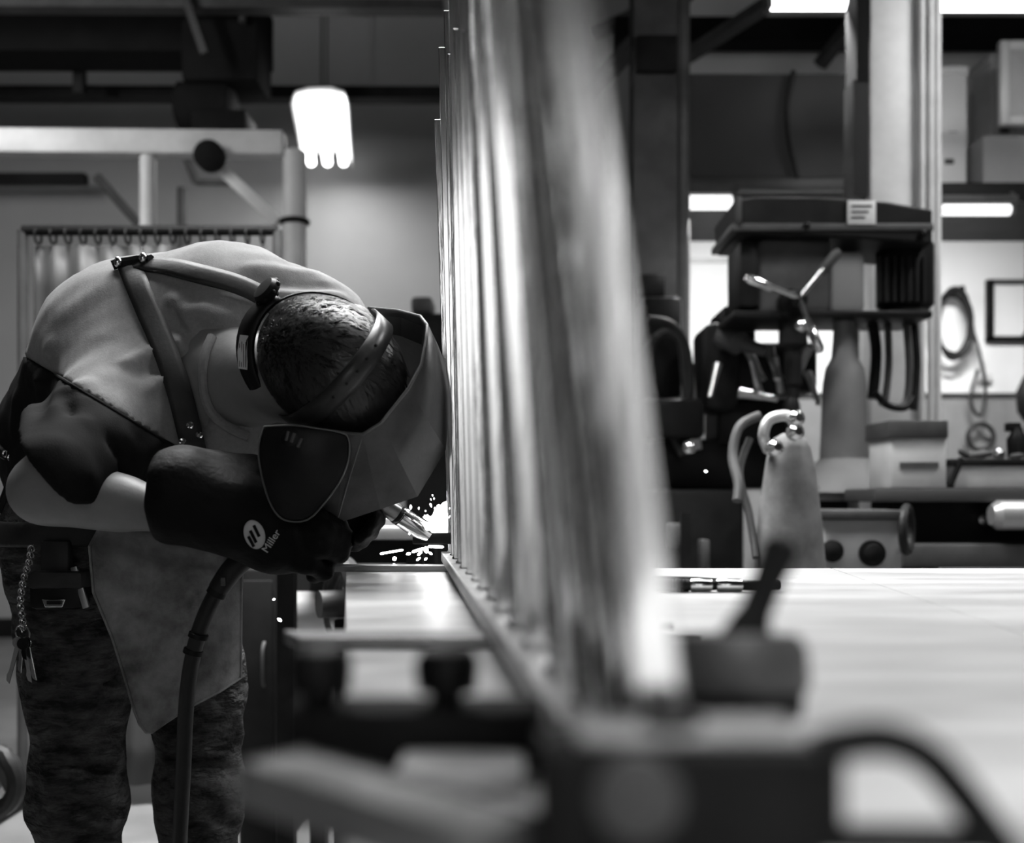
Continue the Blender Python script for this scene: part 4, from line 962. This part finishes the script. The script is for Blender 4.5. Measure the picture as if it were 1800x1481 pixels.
# ------------------------------------------------------------------ welding helmet
t = thing('welding_helmet', 'dark welding helmet with head band and strap, tipped over the welder\'s face', 'helmet', Vector(HC))
R0 = [(648, 541, 1.58), (700, 546, 1.53), (739, 556, 1.485), (751, 571, 1.455), (749, 597, 1.435), (741, 641, 1.42), (718, 683, 1.405), (670, 743, 1.395), (638, 763, 1.40), (610, 761, 1.405), (554, 753, 1.425), (513, 747, 1.45), (466, 750, 1.48)]
R1 = [(652, 552, 1.66), (706, 556, 1.65), (745, 572, 1.63), (768, 606, 1.61), (781, 640, 1.595), (790, 705, 1.57), (782, 790, 1.54), (733, 871, 1.49), (668, 893, 1.47), (592, 918, 1.465), (541, 919, 1.465), (503, 914, 1.47), (466, 870, 1.49)]
R2 = [(655, 580, 1.72), (706, 590, 1.71), (742, 605, 1.70), (764, 640, 1.69), (775, 680, 1.68), (780, 740, 1.66), (765, 800, 1.63), (715, 858, 1.58), (655, 880, 1.55), (590, 900, 1.54), (545, 902, 1.54), (512, 900, 1.54), (482, 868, 1.55)]
g = MB(); V = []
for a, b, c in zip(R0, R1, R2):
    m1 = P(*a).lerp(P(*b), .5); bul = Vector((.0, -.006, 0))
    cc = P(622, 745, 1.745)
    V.append([P(*a), m1 + bul, P(*b), P(*b).lerp(P(*c), .5), P(*c), P(*c).lerp(cc, .5), P(*c).lerp(cc, .93)])
g.grid(V)
hl = g.done('shell', shell_m, t, solid=.003, angle=13)
# subdivide smoothly along the front facet edge: raised edge bead on the rim
MB().tube([P(*q) + Vector((0, -.001, 0)) for q in R0], .0022, 8).done('rim_bead', mat('rim_worn', .075, .4), hl)
for q0, q1 in ((R0[7], R1[7]), (R0[8], R1[9])):
    MB().tube([P(*q0), P(*q0).lerp(P(*q1), .5) + Vector((0, -.0065, 0)), P(*q1)], .0011, 6).done('crease_edge', mat('rim_worn', .075, .4), hl)
# side flap
fp = [(464, 749), (513, 747), (554, 752), (600, 760), (613, 772), (614, 800), (607, 826), (594, 852), (570, 884), (541, 913), (505, 915), (484, 900), (468, 866), (456, 815), (455, 780)]
fp = [(q.x, q.y) for q in spline([(x, y, 0) for x, y in fp + fp[:1]], 3)][:-1]
def fd(x, y): return 1.416 - .020 * max(0, 1 - ((x - 530) / 95) ** 2 - ((y - 825) / 110) ** 2) - .015 * (1 - (y - 750) / 165) 
g = MB(); c_ = g.bm.verts.new(P(530, 825, fd(530, 825))); R_ = [[g.bm.verts.new(P(530 + (x - 530) * s_, 825 + (y - 825) * s_, fd(530 + (x - 530) * s_, 825 + (y - 825) * s_))) for x, y in fp] for s_ in (.35, .7, 1)]
N = len(fp)
for i in range(N):
    j = (i + 1) % N; g.bm.faces.new((c_, R_[0][i], R_[0][j]))
    for k in (0, 1): g.bm.faces.new((R_[k][i], R_[k + 1][i], R_[k + 1][j], R_[k][j]))
fl_ = g.done('side_flap', flap_m, t, solid=.003, sub=1)
MB().tube([P(x, y, fd(x, y) - .001) for x, y in fp], .0012, 6, closed=True).done('flap_edge', mat('rim_worn', .075, .4), fl_)
MB().lathe(P(516, 772, 1.402), (0, -1, 0), [(0, .017), (.010, .017), (.014, .013), (.016, .008)], 14).done('hinge_knob', black, t)
for q, (x, y) in enumerate(((505, 766), (515, 769), (527, 778))):
    MB().box(P(x, y, 1.384), (.004, .004, .013), Matrix.Rotation(.25 + .1 * q, 3, 'Y'), bev=.001).done('knob_grip', steel_mid, t)
# head band, top strap, knob, label
def band(pts, nor, wid, m, name, ax=None):
    g = []
    for i, p in enumerate(pts):
        t_ = Vector(pts[min(i + 1, len(pts) - 1)] - pts[max(i - 1, 0)]).normalized(); s_ = Vector(nor[i]).cross(t_).normalized()
        g.append([Vector(p) + s_ * wid * u for u in (-.5, 0, .5)])
    return MB().grid(g).done(name, m, t, solid=.0025)
th = np.linspace(-2.2, 2.2, 40)
pts = [hp(.094 * math.sin(a_), -.113 * math.cos(a_), -.046) for a_ in th]; nr = [RD * math.sin(a_) - FD * math.cos(a_) for a_ in th]
band(pts, nr, .024, black, 'head_band')
th = np.linspace(math.radians(-4), math.radians(184), 30)
pts = [hp(.101 * math.cos(a_), .006, .1365 * math.sin(a_) - .004) for a_ in th]; nr = [RD * math.cos(a_) + U * math.sin(a_) for a_ in th]
stp = band(pts, nr, .030, mat('top_strap_plastic', .02, .36, spec=.3), 'top_strap')
for a_ in np.radians((70, 84, 96, 108, 122)):
    p = hp(.1025 * math.cos(a_), .006, .1382 * math.sin(a_) - .004); n_ = RD * math.cos(a_) + U * math.sin(a_)
    MB().lathe(p, n_, [(-.0005, .0022), (.0008, .0022), (.001, .0012)], 8).done('strap_hole', black, stp)
kb = hp(-.022, -.118, -.052); kd = -FD * .9 + A((-.1, -.35, .1))
kn = MB().lathe(kb, kd, [(0, .012), (.006, .012), (.007, .021), (.016, .022), (.021, .018), (.022, .010)], 18).done('ratchet_knob', black, t)
for a_ in range(8):
    ax_ = Vector(kd).normalized(); u_ = ax_.orthogonal().normalized(); v_ = ax_.cross(u_)
    MB().ball(Vector(kb) + ax_ * .012 + (u_ * math.cos(a_ * .785) + v_ * math.sin(a_ * .785)) * .0205, .0042, 8).done('knob_lobe', black, kn)
# nape pad, flaring away from the skull, with the printed label
pad = []
for a_ in np.linspace(-.25, 1.35, 16):
    nn = RD * math.sin(a_) - FD * math.cos(a_); fl = .5 + .5 * math.cos((a_ - .55) / .85 * 1.5); c0 = hp(.096 * math.sin(a_), -.115 * math.cos(a_), -.028)
    pad.append([Vector(c0 + nn * (.020 * fl * k) - U * .026 * k) for k in (0, .5, 1)])
MB().grid(pad).done('nape_pad', black, t, solid=.003)
a_ = .66; n_ = RD * math.sin(a_) - FD * math.cos(a_); tn = RD * math.cos(a_) + FD * math.sin(a_)
p = hp(.096 * math.sin(a_), -.115 * math.cos(a_), -.028) + n_ * .011 - U * .014
ub = U * .79 - n_ * .61; n_ = n_ * .79 + U * .61
def lab(uu, vv, o=.0030): return Vector(p + tn * uu + ub * vv + n_ * (o - uu * uu * 6))
tt = [lab(.024, -.0085), lab(.024, .0085), lab(0, .0085), lab(-.024, .0085), lab(-.024, -.0085), lab(0, -.0085)]
lb = MB().prism(tt, Vector(n_) * .0012).done('size_label', paper, t, smooth=False)
lb['label'] = 'white printed label on the head band'
for k in range(4):
    v0 = -.006 + k * .004
    MB().prism([lab(.021, v0, .0043), lab(.021, v0 + .0011, .0043), lab(-.012 - .003 * (k % 2), v0 + .0011, .0043), lab(-.012 - .003 * (k % 2), v0, .0043)], Vector(n_) * .0003).done('label_line', print_m, lb, smooth=False)

# ------------------------------------------------------------------ pouch and keys on the belt
def jb(x, y): return hit(jeans_base, x, y)[0]
t = thing('belt_pouch', 'black tool pouch with metal clip on the belt over the right hip', 'pouch', P(100, 1040, 1.62))
d = jb(100, 1040)[1] - .046
MB().boxpx(48, 1008, 142, 1072, d, .045, bev=.010).done('body', black, t)
MB().boxpx(46, 1004, 144, 1036, d - .006, .050, bev=.008).done('flap', leather, t)
q = [P(73, 1053, d - .004), P(115, 1053, d - .004), P(109, 1067, d - .004), P(79, 1067, d - .004)]
MB().prism(q, (0, .004, 0)).done('clip', chrome, t, bevel=.001); 
MB().boxpx(82, 1056, 106, 1062, d - .007, .004).done('clip_slot', black, t)
MB().bar(P(130, 996, d + .005), P(152, 1068, d + .005), .006, .010, bev=.001).done('side_clip', mat('worn_clip', .3, .3, .8), t)
MB().boxpx(70, 950, 120, 1010, d + .02, .02, bev=.004).done('belt_loop', leather, t)
t = thing('key_bunch', 'bunch of keys hanging on a steel chain from the belt at the left edge', 'keys', P(42, 1130, 1.60))
d = 1.615
ch = SP((55, 962, d), (52, 985, d), (44, 1010, d), (38, 1036, d), (36, 1062, d), (40, 1088, d), (40, 1106, d), n=4)
for i in range(len(ch) - 1):
    q = ch[i].lerp(ch[i + 1], .5); v = (ch[i + 1] - ch[i]).normalized()
    MB().torus(q, Vector((1, .2, 0)) if i % 2 else Vector((.2, 1, 0)), .0055, .0013, 12, 6).done('chain_link', chrome, t)
MB().torus(P(40, 1112, d), (.3, 1, .1), .013, .0014, 20, 6).done('key_ring', chrome, t)
for k, (x0, y0, x1, y1) in enumerate(((34, 1122, 12, 1200), (37, 1124, 33, 1182), (42, 1125, 52, 1200), (45, 1122, 60, 1196), (40, 1124, 42, 1160))):
    a = P(x0, y0, d - .004 * k); b = P(x1, y1, d - .004 * k); v = (b - a).normalized()
    ky = MB(); nn = Vector((.3 * (k % 2), 1, 0)).normalized(); s_ = v.cross(nn).normalized()
    ky.lathe(a + v * .006 - nn * .001, nn, [(0, .009), (.0018, .009)], 14)
    ky.prism([a + v * .012 + s_ * .0036, b + s_ * .0036, b - v * .004 - s_ * .002, b - v * .012 - s_ * .0036, b - v * .02 - s_ * .002, a + v * .012 - s_ * .0036], nn * .0018)
    ky.done('key', chrome if k != 4 else black, t, smooth=False)
t = thing('belt_tool', 'dark tool with small shiny rings on the back of the belt, left edge', 'tool', P(15, 805, 1.75))
for (x, y) in ((9, 797), (18, 804), (29, 803), (22, 826)):
    dd_ = 1.72; MB().torus(P(x, y, dd_), (.4, 1, 0), .0045, .0016, 14, 6).done('loop', chrome, t)
MB().tube(SP((-6, 790, 1.735), (14, 800, 1.735), (26, 815, 1.735), (20, 850, 1.735), (2, 900, 1.735)), .010, 10).done('tool_grip', black, t)
# ================================================================== FOREGROUND, FAR OUT OF FOCUS
t = thing('bench_clamp', 'black cast clamp with slanted lever, round collar and D-shaped loop, blurred in front', 'clamp', (.06, .37, TZ))
d = .285
cm = mat('clamp_cast_iron', .009, .5, var=.3, vscale=30, spec=.05)
g = MB(); a = P(950, 1310, d); b = P(1455, 1310, d)
g.box(((a.x + b.x) / 2, d + .019, (TZ + .9465) / 2), (b.x - a.x, .038, .0465), bev=.004)
g.done('body', cm, t)
MB().box(((a.x + b.x) / 2 + .004, d + .021, .9472), (b.x - a.x - .014, .028, .003), bev=.001).done('lit_top', mat('clamp_lit_top', .3, .45, .5, var=.3, vscale=30), t)  # pale sheet that paints overhead light onto the top of the body
MB().lathe(P(1120, 1400, d), (0, -1, 0), [(-.002, .012), (.003, .012), (.005, .008)], 18).done('side_boss', steel_mid, t)
lp = SP((1430, 1320, d + .01), (1490, 1304, d + .01), (1560, 1300, d + .01), (1630, 1330, d + .01), (1690, 1395, d + .01), (1745, 1470, d + .01), (1790, 1524, d + .01))
MB().tube(lp, .0052, 12).done('loop', cm, t)
MB().bar(P(1430, 1476, d + .01), P(1738, 1478, d + .01), .008, .008, bev=.002).done('loop_base', cm, t)
MB().bar(P(1448, 1300, d + .012), P(1448, 1490, d + .012), .010, .010, bev=.002).done('loop_post', cm, t)
q = P(1290, 1206, .425); q.z = .9375
MB().lathe((q.x, q.y, TZ), (0, 0, 1), [(0, .019), (.004, .017), (.026, .017), (.028, .027), (.038, .028)], 20).done('base', cm, t)
MB().bar((q.x - .008, .322, .927), (q.x - .002, .41, .927), .018, .016, bev=.002).done('link', cm, t)
MB().lathe(q, (0, .1, 1), [(0, .0290), (.004, .0300), (.016, .0295), (.022, .026), (.0225, .018), (.014, .016)], 28).done('collar', mat('collar_steel', .06, .5, .2, var=.2), t)
h0 = Vector((q.x + .002, q.y, .952)); h1 = P(1378, 950, .45)
MB().lathe(h0, h1 - h0, [(0, .011), (.012, .009), (.02, .0068), ((h1 - h0).length - .02, .0068), ((h1 - h0).length - .004, .0082), ((h1 - h0).length, .005)], 16).done('lever', cm, t)
MB().lathe(P(1180, 1300, d + .02), (0, 0, 1), [(-.002, .009), (.006, .009), (.010, .005)], 14).done('lock_nut', black, t)

t = thing('jig_fixture', 'blurred steel jig at the near table edge with two black knobs', 'jig', (-.05, .40, TZ))
a = P(478, 1360, .405); b = P(890, 1500, .32); a.z = .9075; b.z = .9075
MB().bar(a, b, .030, .013, bev=.002).done('slanted_bar', mat('jig_bar', .17, .45, .4, var=.2, vscale=12), t)
a = P(500, 1300, .44); b = P(955, 1300, .44)
MB().box(((a.x + b.x) / 2, .455, .913), (b.x - a.x, .035, .026), bev=.003).done('cross_block', cm, t)
for px in (562, 786):
    q = P(px, 1250, .45); q.z = .926
    MB().lathe(q, (0, 0, 1), [(0, .007), (.006, .007), (.0065, .0130), (.018, .0140), (.024, .011), (.026, .004)], 20).done('knob', black, t)
MB().box((-.02, .420, .9055), (.05, .03, .010), bev=.002).done('base_pad', mat('jig_pad', .4, .5), t)
